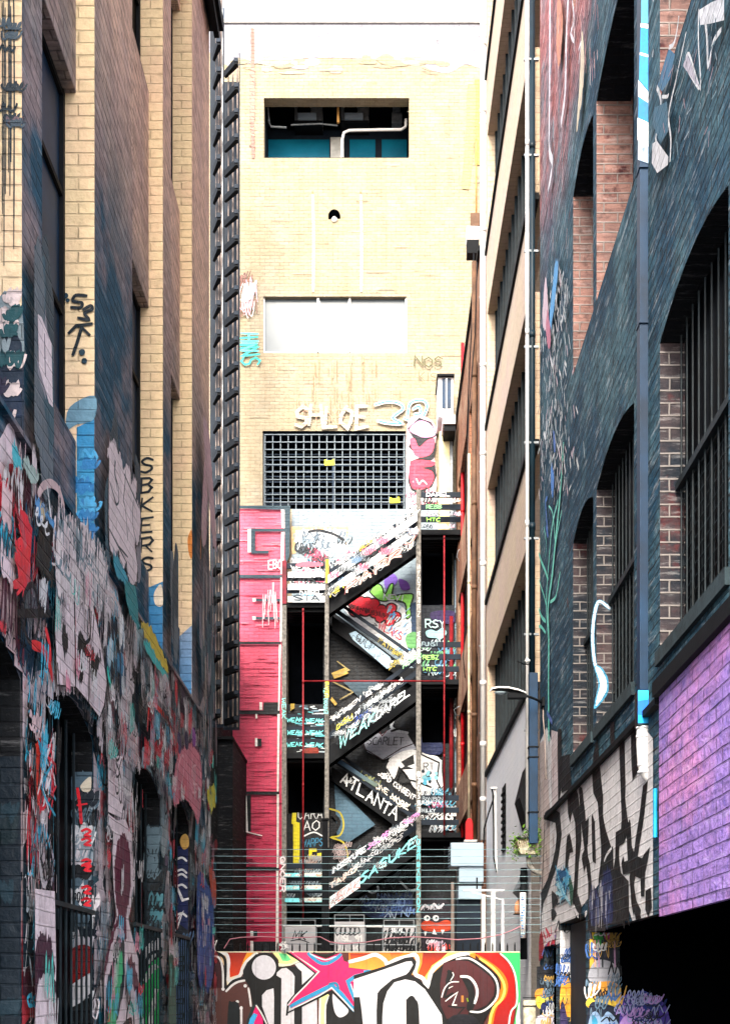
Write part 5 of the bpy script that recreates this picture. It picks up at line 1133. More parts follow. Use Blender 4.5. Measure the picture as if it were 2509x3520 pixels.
# tags on the stair steelwork
eg = Graf(Fr(YF-.165), base=.002, step=.0003)
def et(t_, o, u, v, w_, c): eg.text(t_, o, u, v, w_, c, .9)
def ep(c, p, c2=None): eg.poly(p, c, False, c2)
for k in range(3):   # white undercoat panels behind the rails of the top left landing
    ep('eceff2', [(990, 1966+k*42), (1116, 1966+k*42), (1116, 1986+k*42), (990, 1986+k*42)])
et('WEAK U', (1000, 1958), (100, 0), (0, -14), .022, 'f0f2f4'); et('CAOST', (1000, 2002), (104, 0), (0, -16), .026, '101820'); et('DARREL', (1032, 2046), (74, 0), (0, -14), .02, 'e8ecf0'); et('SIA', (1010, 2064), (90, 2), (0, -18), .04, '30404c')
eg.poly([(1016, 1946), (1040, 1932), (1104, 1936), (1106, 1946), (1060, 1950)], 'e05c70', True); ep('d8b020', [(1120, 1924), (1130, 1924), (1130, 2005), (1120, 2005)])
for i, y in enumerate((2483, 2526, 2568)): et('WEAK', (988, y), (52, -2), (0, -13), .022, '7cf0f0'); et('WEAK', (1052, y), (58, 2), (0, -13), .022, '7cf0f0')
for y in (3010, 3053, 3096):
    ep('7ce4f0', [(980, y-7), (1028, y-7), (1030, y+7), (980, y+7)]); ep('e8e0d0', [(1040, y-7), (1108, y-8), (1108, y+7), (1040, y+7)], '8ce8f0')
    for k in range(8): eg.scrib(eg.px(R.uniform(985, 1105), y), .12, .07, .01, R.choice(['f4fcfc', '1c4c58', 'c89c80']), 6)
et('REBB', (1465, 1750), (52, 0), (0, -12), .02, '84e088'); et('HTC', (1468, 1794), (44, 0), (0, -12), .02, '9ce860'); et('DAREL', (1466, 1708), (80, 0), (0, -12), .022, 'f0f0f4')
et('FUNST', (1450, 2222), (56, 0), (0, -13), .018, '8ca4ac'); et('REBZ', (1454, 2268), (54, 0), (0, -14), .02, '9ce870'); et('HTC', (1456, 2308), (44, 0), (0, -12), .02, '9ce860')
et('BONIBON', (1452, 2754), (70, 0), (0, -12), .014, '98a4ac'); et('MILKY', (1450, 2794), (46, 0), (0, -12), .02, 'a8b4bc')
for k in range(22): eg.scrib(eg.px(R.uniform(1450, 1585), R.choice([1722, 1768, 1812])), .25, .12, .014, R.choice(['f4b8d0', 'f4f4f8', 'c8d4e8', '28343c']), 6)
def along(f, d, u0, u1, txt, h, wd, c, back=None, hb=None):
    """lettering along a flight f at pixel offset d above the stringer, between fractions u0..u1 measured from the lower end"""
    xh, yh, xl, yl = f; P = lambda u, dd: (xl+(xh-xl)*u, yl+(yh-yl)*u-dd)
    o = P(u0, d); e = P(u1, d); u = (e[0]-o[0], e[1]-o[1])
    if back: hh = hb or h*1.15; ep(back, [P(u0, d-3), P(u1, d-3), P(u1, d+hh), P(u0, d+hh)])
    eg.text(txt, o, u, (h*.12, -h), wd, c, 1.0)
    for k in range(5): a_ = u0+(u1-u0)*R.random(); eg.scrib(eg.px(*P(a_, d+h*.5)), .25, h*.9*YF/F, .009, R.choice(['8c98a0', '5c6870', 'c8ccd0', '10161c', c]), 6)
T1, T2, T3 = FL
for f, cols in ((T1, 'e4e8ec'),):
    P = lambda u, dd: (f[2]+(f[0]-f[2])*u, f[3]+(f[1]-f[3])*u-dd)
    ep('dfe6ea', [P(0, 74), P(1, 74), P(1, 102), P(0, 102)], 'cfd8de'); ep('e2e6ea', [P(0, 32), P(1, 32), P(1, 56), P(0, 56)])
along(T1, 108, .12, .34, 'WEAKUN', 16, .016, 'f0f0f0'); along(T1, 108, .36, .52, 'BUSK', 14, .018, 'b8a430'); along(T1, 106, .52, .74, 'DARREL', 16, .022, 'fbfbfb'); along(T1, 104, .76, .99, 'WHIZ', 20, .03, 'fbfbfb')
along(T1, 60, .22, .32, 'KM', 14, .02, '0c1014'); along(T1, 58, .34, .66, 'CRINEAL', 16, .026, '0c1218'); along(T1, 60, .76, .9, 'GARY', 12, .014, 'c8c8cc')
for k in range(26): u = R.random(); P = lambda u, dd: (T1[2]+(T1[0]-T1[2])*u, T1[3]+(T1[1]-T1[3])*u-dd); eg.scrib(eg.px(*P(u, R.choice([44, 88]))), .22, .18, .016, R.choice(['141c24', 'c85c78', '5c7c9c', 'e8c8d4', '303c48']), 6)
along(T1, -6, .2, .98, 'PARRY', 30, .07, 'd8b8ac'); along(T1, -4, .2, .98, 'PARRY', 27, .02, '7c2c30'); along(T1, 20, .02, .2, 'HEV', 16, .022, 'e8d840')
along(T2, 106, .04, .36, 'INCOGEN', 16, .024, 'f4f6f8'); along(T2, 106, .42, .62, 'ID 10D', 15, .024, 'eef2f4'); along(T2, 66, .10, .28, 'DOKA', 16, .022, 'e8e03c'); along(T2, 66, .3, .56, '10 TOPX', 15, .024, 'e4f0f8'); along(T2, 68, .58, .84, '#HEINA', 15, .024, 'f0f4f6')
along(T2, 110, .84, 1.0, 'REBB', 20, .024, '98f0a0'); along(T2, 128, .8, .96, 'WBO', 18, .024, 'eef4f0'); along(T2, 40, .08, .2, 'FUM', 15, .016, '7c8488'); along(T2, 40, .3, .48, 'ATOM', 18, .022, '2c50b0'); along(T2, 30, .26, .46, 'TO ID', 15, .022, 'e0e4e8'); along(T2, 34, .5, .72, 'OCES', 14, .014, '98a0a8')
along(T2, -2, .12, .54, 'WEAK', 38, .05, '98e8e8'); along(T2, 2, .54, .92, 'DAREL', 28, .04, 'dce8ec')
along(T3, 102, .04, .42, 'INSEKURE', 18, .03, 'eef4fa', None); along(T3, 100, .45, .68, 'SOLOE', 17, .03, 'e48cd4'); along(T3, 98, .68, .84, 'DONNE', 14, .022, 'f4f4fa'); along(T3, 92, .86, 1.02, 'TRIPPS', 18, .026, 'e48cd4')
along(T3, 62, .3, .56, 'RANSQ', 17, .022, 'd8dce4'); along(T3, 60, .58, .84, 'BOOKS', 16, .018, 'a0a4a8'); along(T3, 56, .02, .32, 'TAIKO', 17, .034, 'ecd4c8'); along(T3, 84, .5, .9, 'DUKI KLUNERS', 11, .016, 'e8eef0')
along(T3, -8, .0, .36, 'WEAK', 34, .03, 'b87c78', 'dceef4', 36); along(T3, 0, .36, .98, 'SASUKE', 30, .045, '84e8f0')
et('ENROKLUTA', (1127, 2460), (0, -90), (-12, 0), .016, '90f0ec'); eg.text('BUSTER', (1120, 2352), (0, 54), (10, 0), .018, 'f0e040', .5)
eg.text('DRESKENTON', (1432, 2890), (0, 250), (10, 0), .02, '60e0ec', .8); eg.text('BROMER', (1434, 2660), (0, 140), (9, 0), .018, 'e4e8ec', .6); eg.text('SKONEREN', (1434, 1950), (0, 180), (9, 0), .012, 'c4c4c4', .5); eg.text('WOESKB', (1434, 2180), (0, 110), (9, 0), .02, 'd8dcdc', .6); eg.text('WEAK', (972, 2408), (0, 70), (12, 0), .018, '80e8e0', .4); eg.text('GNOER', (966, 2950), (0, 120), (16, 0), .034, 'e8dce0', .6)
eg.text('B', (1122, 2850), (0, 20), (10, 0), .016, '30343a')
eg.build('painted_tags', M['metalpaint'], fe)
rg = Graf(Fr(YF+.6), base=.006, step=.0003)
def rt(t_, o, u, v, w_, c):
    rg.text(t_, o, u, v, w_, c, 1.0)
    for k in range(4): a_ = R.random(); rg.scrib(rg.px(o[0]+u[0]*a_+v[0]/2, o[1]+u[1]*a_+v[1]/2), .25, .12, .01, R.choice([c, '6c7880', '0c1218']), 6)
rg.poly([(1200, 2178), (1222, 2170), (1340, 2258), (1352, 2290), (1330, 2300), (1214, 2200)], '88a4b8'); rt('GUILT', (1222, 2200), (52, 38), (8, -22), .02, '0c1218'); rt('NOX', (1290, 2262), (50, 34), (8, -24), .03, 'dcecf8'); rt('PATHUM', (1300, 2208), (80, 58), (5, -16), .018, 'b8a83c'); rt('DUSK', (1338, 2304), (48, -36), (3, -14), .018, 'b0a040')
rt('ATLANTA', (1172, 2690), (190, 130), (12, -34), .05, 'e4eaee'); rt('ONE MORE', (1290, 2706), (110, 82), (6, -16), .03, 'ece8dc'); rt('SAD CONSENT', (1312, 2672), (110, 82), (6, -16), .026, 'f0f2f4'); rt('LORN', (1240, 2668), (50, 34), (4, -16), .014, '8c9450'); rg.poly([(1152, 2612), (1166, 2610), (1300, 2700), (1290, 2708), (1160, 2624)], '3c6c9c', False, '5c6c5c')
rg.build('painted_tags', M['metalpaint'], fe)
# ------------------------------------------------------------------ PAINT: left wall
ARC = lambda a, b, zs, rise, z0: [(a+(b-a)*k/8, a+(b-a)*(k+1)/8, z0, zs+rise*(1-(2*(k+.5)/8-1)**2)+.0) for k in range(8)]
hl = [(13.985, 30, -5, 20)]+[(a, b, z0, z1) for a, b in LB for z0, z1 in ((4.69, 12.3),)]+[h for a, b in LA for h in ARC(a, b, 3.33, .16, .9)]
lg = Graf(Sd(XL, 1), holes=hl, base=.004, step=.00004)
RL = random.Random(11)
def zl(x, y, s0, oy): return (x/s0, oy+y/s0)
L6 = lambda p: [(x/2.531, 1500+y/2.531) for x, y in p]            # enlargement of the upper left graffiti
L4 = lambda p: [(x/1.933, 1700+y/1.9337) for x, y in p]
L5 = lambda p: [(x/1.933, 2600+y/1.9337) for x, y in p]
def lp(c, p, sm=True, col2=None): lg.poly(p, c, sm, col2)
def ls(c, w_, p, sm=True): lg.stroke(p, w_, c, sm)
WR = 'fbf8fa'
zone = {0: ['f0dce4', '4a1a2c', 'c83c48', '16303c', 'e0c4c8', '1c4c68', 'a8b4bc', 'd8ccd0'], 1: ['f4e8f0', 'f0e4ea', 'f4e8f0', 'f4e6ee', '8fa0ac', '1c3c4c', 'd8ccd2', '10202c', '3c6878'], 2: ['24404c', 'b8dcec', 'e8dce0', 'f0e6ea', '3c7488', '9fb4bc', '102430', '5c4c68', 'c8c4cc'], 3: ['1c3848', '2c5c78', '8c9ca4', '48344c', 'b8a8ac', '0c1820']}
def zc(Y): return zone[0 if Y < 7.0 else 1 if Y < 9.3 else 2 if Y < 11.5 else 3]
def topz(Y): return 4.62
for k in range(330):
    Y = 6.2+7.75*RL.random(); t = RL.uniform(.7, 4.5); lg.blob((Y, t), RL.uniform(.12, .45), RL.uniform(.15, .5), RL.choice(zc(Y)), 9, .35, RL)
for k in range(900):
    Y = 6.2+7.7*RL.random(); t = RL.uniform(.8, 4.55)
    lg.scrib((Y, t), RL.uniform(.08, .5), RL.uniform(.1, .5), RL.choice([.006, .009, .014, .024]), RL.choice(zc(Y)+['f4eef2', '060a10', '060a10', 'f0f4f8', 'f8f4f6', '48c8ec', 'e02c40', 'f4eef2', '060a10']), RL.randint(5, 12), RL)
for k in range(420):
    Y = 6.7+7.2*RL.random(); t = RL.uniform(.9, 4.5)
    lg.scrib((Y, t), RL.uniform(.05, .3), RL.uniform(.08, .4), RL.choice([.004, .006, .009]), RL.choice(['0a1018', '1c2c38', 'c8c0c8', '3c6c80', 'f0ecf0', '5c3c50', 'b8303c', '48a8c4']), RL.randint(5, 10), RL)
# faded rising paint over the flat piers above the ledge
for a, b in ((6.67, 7.07), (8.37, 9.65), (11.01, 11.44), (12.72, 14.0)):
    for k in range(10): lg.blob((RL.uniform(a+.05, b-.05), RL.uniform(4.75, 5.6)), .14, .3, RL.choice(['2c5668', '5c6c78', '8c8c98', '1c3c4c']), 8, .35, RL)
# white bubble throw-up on the pier between the first two bays
wt = L6([(900, 15), (930, 90), (978, 200), (985, 300), (1005, 260), (1050, 280), (1062, 400), (1085, 345), (1110, 400), (1105, 540), (1135, 600), (1145, 760), (1125, 940), (1095, 950), (1118, 1150), (1100, 1280), (1060, 1280), (1035, 1200), (1020, 1090), (990, 1140), (960, 1080), (948, 960), (925, 1050), (890, 1040), (865, 900), (858, 600), (862, 200), (850, 130)])
lp('0a1820', [(x+(3 if x > 390 else -3), y+6) for x, y in wt]); lp('f4e6ee', wt)
for p in ([(915, 210), (912, 330), (940, 420), (950, 560), (925, 590), (905, 520)], [(1010, 300), (1005, 420), (990, 560)], [(1080, 560), (1075, 760), (1110, 930)], [(870, 400), (930, 600)], [(990, 560), (1010, 640), (1030, 900)], [(860, 800), (1010, 1080)], [(950, 960), (1030, 1050)], [(1000, 330), (1130, 620)], [(920, 220), (915, 300), (935, 470)]): ls('2a4450', .018, L6(p))
lp('2a9cb8', L6([(900, 1060), (940, 1040), (980, 1140), (1010, 1200), (1030, 1290), (940, 1240)]), True); lp('1f8c94', L6([(1000, 1300), (1100, 1320), (1130, 1600), (1150, 1680), (1060, 1560)]), True)
# pale piece on the near wall above the ledge: white block
lp('f4e6ee', [(86, 1078), (100, 1090), (135, 1180), (140, 1400), (126, 1385), (90, 1260)], False); ls('5c5c70', .02, [(110, 1150), (113, 1290)], False)
# face-like arc and blue patch at far left
ls('d0b8bc', .05, L6([(225, 500), (270, 430), (340, 410), (410, 470), (450, 590)])); ls('cfd8dc', .03, L6([(305, 450), (320, 560), (330, 660)]))
lp('58a0dc', L6([(195, 560), (240, 560), (290, 660), (370, 760), (380, 870), (300, 800), (220, 700)])); lp('c4b898', L6([(240, 600), (270, 620), (285, 740), (250, 700)]))
ls('0a1018', .04, L6([(240, 790), (300, 770), (355, 830), (340, 890), (270, 850), (235, 800)])); 
for k in range(14): lg.scrib(lg.px(*L6([(RL.uniform(215, 330), RL.uniform(860, 1060))])[0]), .12, .2, .03, '070c12', 7, RL)
for k in range(12): ls('0a1218', .025, L6([(RL.uniform(210, 380), RL.uniform(1040, 1150)), (RL.uniform(240, 400), RL.uniform(1180, 1320))]), False)
for k in range(18): ls(RL.choice(['d8283c', 'e83040', 'a82c3c', 'c84858']), RL.choice([.025, .04, .06]), L6([(RL.uniform(0, 120), RL.uniform(560, 1200)), (RL.uniform(20, 150), RL.uniform(760, 1300)), (RL.uniform(0, 160), RL.uniform(960, 1500))]))
lp('48b8c8', L6([(-10, 60), (40, 120), (75, 240), (40, 290), (-10, 240)])); lp('9fb8b4', L6([(90, 180), (170, 250), (240, 340), (180, 430), (110, 330)]))
# anarchy ring
ls('120c18', .035, L4([(60, 760), (75, 660), (115, 600), (150, 640), (172, 760), (165, 880), (140, 970), (105, 980), (75, 900), (58, 800)])); ls('120c18', .03, L4([(115, 600), (118, 800)]), False); ls('0c0c14', .05, L4([(35, 790), (250, 790)]), False)
ls('e0242c', .06, L4([(130, 1000), (200, 1030), (240, 1120), (265, 1220)])); ls('e0303c', .05, L4([(220, 900), (245, 1000), (250, 1100)])); ls('d82c38', .05, L4([(40, 480), (110, 350), (60, 560), (0, 600)]))
# big pale block letters with black outlines
bl = L4([(290, 640), (330, 590), (400, 600), (420, 700), (450, 660), (520, 640), (545, 740), (600, 1000), (640, 1250), (620, 1400), (590, 1480), (520, 1390), (430, 1280), (300, 1262), (285, 900)])
lp('0c1218', [(x+2, y+5) for x, y in bl], False); lp('f4e6ee', bl, False)
for p in ([(335, 870), (350, 866), (372, 960), (366, 1070), (340, 1060), (330, 960)], [(440, 940), (470, 930), (520, 1080), (480, 1060), (470, 1110), (478, 1200), (455, 1260), (440, 1180)], [(530, 1080), (545, 1010), (560, 1080), (598, 1065), (590, 1140), (545, 1260), (528, 1200)]): lp('060a10', L4(p))
for p in ([(415, 690), (420, 900), (425, 1280)], [(520, 640), (520, 800), (525, 950), (490, 1000), (530, 1080)], [(590, 1040), (600, 1100)], [(520, 1090), (515, 1380)], [(300, 1130), (310, 1260)]): ls('0a1018', .03, L4(p))
lp('f4e6ee', L4([(290, 420), (320, 250), (380, 300), (460, 180), (520, 260), (560, 340), (620, 420), (640, 560), (600, 640), (540, 600), (470, 640), (400, 560), (310, 600)]))
for k in range(110): x = RL.uniform(300, 620); lg.scrib(lg.px(*L4([(x, RL.uniform(250+max(0, x-480)*1.2, 640))])[0]), RL.uniform(.06, .3), RL.uniform(.1, .5), RL.choice([.01, .016, .024]), RL.choice(['7c94a0', 'e4dce0', '3c5460', 'd8ccd2', 'f0e8ec']), 6, RL)
# narrow white arrow outline
ls('c8bcc2', .03, L4([(625, 640), (700, 700), (745, 850), (750, 1000)])); ls('c8bcc2', .03, L4([(620, 660), (630, 1000)], ), False)
for k in range(36): lg.blob(lg.px(*L4([(RL.uniform(640, 760), RL.uniform(880, 1280))])[0]), .05, .08, RL.choice(['8fb4c8', 'c4d0d8', '1c3c58', '3c88b0', '0c1c2c']), 8, .2, RL)
ls('48e0d0', .05, L4([(640, 1160), (650, 1230), (670, 1290)])); lp('d8c040', L4([(870, 840), (940, 900), (1040, 1080), (1060, 1190), (1000, 1120), (920, 980)])); lp('3cb8b8', L4([(890, 990), (940, 1010), (1010, 1120), (1060, 1230), (960, 1130)]))
# triangle with red edges
ls('c4b8bc', .03, L4([(870, 1430), (950, 1280), (1090, 1500)]), False); ls('e03030', .05, L4([(915, 1560), (925, 1400), (960, 1390), (1060, 1500), (1100, 1620)]), False)
for k in range(40): lg.scrib(lg.px(*L4([(RL.uniform(930, 1080), RL.uniform(1450, 1800))])[0]), .2, .25, .016, RL.choice(['58b4d8', 'dfe6ea', 'c83848', '101c28', '88c8dc']), 7, RL)
# pink bubble piece between second and third arched windows
pb = L5([(1090, 170), (1110, 60), (1140, -40), (1180, -60), (1210, -100), (1240, -50), (1275, 0), (1290, 150), (1285, 300), (1265, 450), (1230, 360), (1160, 300), (1110, 340), (1085, 260)])
lp('5c1c48', [(x+1, y-8) for x, y in pb]); lp('d87c90', pb)
for p in ([(1130, 210), (1120, 110), (1150, 0), (1170, 30), (1150, 200), (1125, 215)], [(1180, -20), (1190, 120), (1200, 280)], [(1250, 60), (1225, 80), (1230, 180), (1260, 190), (1250, 240), (1225, 240)], [(1275, 90), (1285, 170), (1270, 260)]): ls('e8a8b4', .022, L5(p))
for k in range(3): lg.blob(lg.px(*L5([(1135+k*50, -90-20*k)])[0]), .12, .1, ['301458', '241048', '8c3c9c'][k], 9, .1, RL)
# purple figure with white halo between first and second windows
hal = L5([(640, 380), (700, 430), (760, 420), (800, 520), (815, 760), (800, 1000), (780, 1080), (800, 1180), (850, 1350), (860, 1900), (620, 1900), (610, 1500), (660, 1200), (700, 1060), (680, 900), (670, 640), (680, 520), (650, 460)])
lp('f4e6ee', hal, False); lp('601638', L5([(735, 515), (775, 560), (795, 680), (795, 900), (775, 1020), (765, 1080), (770, 1190), (760, 1230), (740, 1150), (715, 1110), (680, 1200), (630, 1400), (615, 1440), (630, 1300), (680, 1130), (710, 1060), (695, 950), (685, 780), (700, 600)])); 
lp('1c3038', L5([(700, 1215), (745, 1215), (755, 1330), (740, 1600), (650, 1900), (620, 1900), (630, 1550), (670, 1360)])); lp('34c080', L5([(715, 1310), (740, 1340), (735, 1500), (700, 1700), (690, 1900), (640, 1900), (650, 1620)]))
lp('5c2840', L5([(790, 1340), (830, 1400), (858, 1560), (858, 1700), (800, 1540), (760, 1600), (770, 1400)])); lp('f4e6ee', L5([(760, 1600), (790, 1530), (830, 1580), (850, 1760), (840, 1900), (740, 1900)])); ls('10141c', .04, L5([(760, 1900), (770, 1720), (790, 1640), (815, 1700), (825, 1900)])); ls('10141c', .05, L5([(745, 1800), (800, 1760), (800, 1860)]))
lp('f4e6ee', L5([(640, 0), (740, 0), (745, 330), (730, 410), (640, 370)]), False)
for k in range(5): ls('0c1018', .02, L5([(700+RL.uniform(-15, 15), -280+k*110), (720, -220+k*110), (700, -190+k*110), (690, -240+k*110)]), True)
ls('141418', .018, L5([(705, 60), (735, 180), (730, 310), (715, 250), (715, 100), (735, 20)]))
# near pier figure
lp('f4e6ee', L5([(115, 880), (270, 900), (280, 1400), (270, 1900), (110, 1900)]), False); lp('3c1430', L5([(140, 1260), (165, 1190), (195, 1170), (240, 1220), (262, 1350), (275, 1500), (275, 1900), (120, 1900), (115, 1500)])); lp('f4e6ee', L5([(150, 1560), (180, 1460), (210, 1435), (240, 1480), (258, 1600), (262, 1900), (140, 1900)]))
lp('c82c18', L5([(140, -60), (180, -120), (185, 100), (150, 330)])); 
for k in range(22): ls(RL.choice(['e8e4e8', 'd8283c', '0a1018', '38a0c0']), .022, L5([(RL.uniform(150, 280), RL.uniform(-200, 300)), (RL.uniform(150, 280), RL.uniform(-150, 400)), (RL.uniform(150, 280), RL.uniform(-100, 420))]))
ls('d8d4da', .05, L5([(180, 600), (165, 700), (190, 850), (215, 800), (205, 700)])); ls('b8b0bc', .03, L5([(240, 600), (260, 700), (245, 850)]))
# green with white edge beyond second window; blue, yellow at the far end
lp('1c5c48', L5([(1060, 1240), (1100, 1300), (1110, 1900), (1060, 1900)])); lp('f4e6ee', L5([(1062, 1100), (1085, 1180), (1108, 1420), (1090, 1330), (1062, 1290)])); lp('3c1030', L5([(1062, 1010), (1090, 1060), (1105, 1180), (1080, 1210), (1062, 1180)]))
lp('1c4c9c', L5([(1262, 800), (1340, 860), (1370, 1000), (1372, 1400), (1330, 1560), (1262, 1450)])); lp('c84828', L5([(1340, 740), (1385, 820), (1385, 1000), (1360, 960)])); lp('e0d43c', L5([(1325, 230), (1370, 180), (1388, 260), (1380, 330), (1350, 360)]))
for k in range(40): x = RL.uniform(1262, 1378); y = RL.uniform(850, 1450); ls(RL.choice(['0c1c4c', '3c7cd0', 'c8ccd4', '1c3c88']), .03, L5([(x, y), (x+RL.uniform(-12, 12), y+RL.uniform(30, 120))]), False)
for k in range(70): x = RL.uniform(1255, 1385); y = RL.uniform(1550, 1850); ls(RL.choice(['9ca4b0', 'd4c8c4', '3c4c58', 'b8a89c']), .025, L5([(x, y), (x+RL.uniform(-12, 12), y+RL.uniform(20, 80))]), False)
# orange spot and flames on the last pier
lp('0c1014', [(640, 1870), (648, 1835), (660, 1822), (672, 1830), (680, 1860), (672, 1910), (664, 1926), (648, 1900)]); lp('d88430', [(644, 1870), (650, 1840), (660, 1828), (661, 1918), (650, 1900)]); 
lp('c8a8b4', [(672, 1440), (690, 1480), (700, 1600), (712, 1760), (718, 1900), (700, 1830), (690, 1700), (676, 1560)]); lp('c4a0ac', [(676, 1580), (686, 1700), (684, 1830), (672, 1880), (664, 1830), (668, 1700)])
for k in range(60): x = RL.uniform(665, 717); y = RL.uniform(1700, 2560); ls(RL.choice(['c8a8b0', '8c9ca8', '2c3c48', 'd0c0b8', '1c3444']), .035, [(x, y), (x+RL.uniform(-2, 2), y+RL.uniform(40, 160))], False)
for k in range(160):
    Y = RL.uniform(6.7, 13.9); t = RL.uniform(1.2, 4.5); c_ = RL.choice(['e8e0e4', '0a1018', 'c8384c', '58b4d0', '1c3c4c', 'd8ccd0'])
    lg.strokest([(Y, t), (Y+.002, t-RL.uniform(.1, .6))], RL.choice([.005, .008]), c_, False)
for k in range(260):
    Y = 6.7+7.2*RL.random()**.9; t = RL.uniform(1.0, 4.3)
    lg.scrib((Y, t), RL.uniform(.08, .28), RL.uniform(.1, .35), RL.choice([.007, .011, .016]), RL.choice(['f8f4f8', 'f0f4f8', '48c8ec', '060a10', 'e02c40', '58dcd0', '060a10', 'f0a0b8']), RL.randint(5, 9), RL)
lg.build('graffiti', M['paint'], lb)
# paint on the cream reveals (faces toward the camera)
def reveal(Y, fn_, base=.004):
    g_ = Graf(Fr(Y), base=base, step=.0002); fn_(g_); g_.build('graffiti', M['paint'], lb)
def r1(g):
    g.poly([(264, 1470), (325, 1440), (325, 1890), (264, 1840)], '2c8cc4', False, '3c90b8'); g.poly([(230, 1475), (264, 1460), (325, 1440), (325, 1360), (240, 1400)], '6c98b0', True)
    for k in range(20): g.scrib(g.px(RL.uniform(270, 320), RL.uniform(1560, 1860)), .1, .1, .02, RL.choice(['1c6ca8', '48a4d8', '2c7cb8']), 5, RL)
    g.text('SBK', (238, 1068), (80, -4), (12, -50), .02, '101c24', .2) if False else None
    g.stroke([(298, 1018), (262, 1016), (252, 1036), (282, 1042), (278, 1058), (246, 1058)], .022, '12222c'); g.stroke([(288, 1066), (312, 1052), (318, 1064), (292, 1078), (306, 1100), (270, 1094)], .022, '12222c'); g.stroke([(238, 1146), (262, 1122), (316, 1114)], .024, '12222c', False); g.stroke([(280, 1124), (308, 1152)], .024, '12222c', False); g.stroke([(282, 1126), (266, 1180), (252, 1220)], .024, '12222c')
    for x, y, r in ((283, 1212, .022), (291, 1242, .02), (226, 1018, .02), (234, 1034, .014)): g.blob(g.px(x, y), r, r, '1c3c4c', 12, .05, RL)
def r2(g):
    g.text('SBKERS', (492, 1590), (0, 420), (44, 0), .03, '1c2c34', .1) if False else None
    y = 1580
    for ch_ in 'SBKERS':
        g.text(ch_, (484, y+46), (40, -4), (4, -48), .022, '16242c', .3, smooth=ch_ == 'S'); y += 68
    g.poly([(512, 2020), (560, 2000), (560, 2270), (512, 2230)], '3c88b8', False, '1c70a8'); g.poly([(530, 2040), (555, 2010), (560, 2080), (535, 2080)], 'e8d8c0', True)
def r3(g):
    g.poly([(615, 2190), (660, 2150), (659, 2405), (615, 2370)], '88a4c4', False, '3c88c0'); g.poly([(590, 2130), (600, 2110), (615, 2190), (612, 2330), (592, 2280)], 'a89c8c', True)
    g.poly([(645, 1860), (650, 1836), (660, 1826), (660, 1918), (650, 1905)], 'd88430', True)
def r0(g):
    g.poly([(0, 1020), (75, 1060), (75, 1320), (0, 1330)], '788890', True); g.poly([(0, 1200), (75, 1180), (75, 1540), (0, 1540)], '16283c', True); g.poly([(0, 1340), (75, 1300), (75, 1440), (0, 1430)], '0c2440', False)
    for k in range(9): x = RL.uniform(5, 60); g.stroke([(x, RL.uniform(-20, 60)), (x+2, RL.uniform(160, 420)), (x+1, RL.uniform(430, 1000))], .006, '303c44')
    for k in range(10): g.scrib(g.px(RL.uniform(5, 60), RL.uniform(0, 560)), .09, .05, .012, RL.choice(['2c3840', '7c6870', '4c5c68']), 6, RL)
    for k in range(14): g.scrib(g.px(RL.uniform(0, 66), RL.uniform(1020, 1500)), .08, .1, .02, RL.choice(['1c4c54', '8c9ca4', '28203c', 'd8c8c8']), 6, RL)
reveal(8.37, r1); reveal(11.01, r2); reveal(12.72, r3); reveal(6.67, r0)
# paint on the arched window reveals
def rv(Y, x0, x1, z0, z1, cols, n, extra=None):
    g_ = Graf(Fr(Y), base=.004, step=.0002); a, b = fx(x0, Y), fx(x1, Y); g_.polyst([(a, z0), (b, z0), (b, z1), (a, z1)], cols[0])
    for k in range(n): g_.scrib((RL.uniform(a+.02, b-.02), RL.uniform(z0+.05, z1-.05)), (b-a)*.9, RL.uniform(.08, .22), RL.choice([.01, .018, .03]), RL.choice(cols), 6, RL)
    if extra: extra(g_)
    g_.build('graffiti', M['paint'], lb)
def e1(g):
    g.stroke(L5([(520, 220), (535, 330), (545, 450)]), .022, 'e02030'); g.stroke(L5([(520, 330), (580, 320)]), .016, 'e02030')
    for y in (500, 560, 700, 730, 880, 960): g.stroke(L5([(550, y), (580, y-12), (605, y+4), (570, y+30), (606, y+36)]), .018, 'e02838')
    g.poly(L5([(480, 1290), (606, 1270), (606, 1450), (480, 1520)]), '8c1410', True); g.poly(L5([(470, 1540), (560, 1470), (612, 1450), (612, 1560), (540, 1640), (470, 1660)]), 'dcdce0', True); g.poly(L5([(470, 1680), (612, 1600), (612, 1900), (470, 1900)]), '06080c', False)
    g.poly(L5([(540, 200), (606, 140), (606, 230), (560, 240)]), 'd4ccb8', True)
def e2(g):
    g.poly(L5([(960, 1290), (1050, 1210), (1056, 1300), (980, 1390)]), 'e0e0e4', True); g.poly(L5([(950, 1900), (955, 1480), (1000, 1380), (1056, 1340), (1056, 1900)]), '2cd070', False, '18b048'); g.stroke(L5([(970, 1490), (1010, 1420), (1040, 1400)]), .05, 'f0f4f0'); g.stroke(L5([(1040, 1560), (1010, 1720), (985, 1900)]), .045, 'f0f4f0', False); g.stroke(L5([(960, 1400), (1000, 1320), (1050, 1300)]), .03, '080c10')
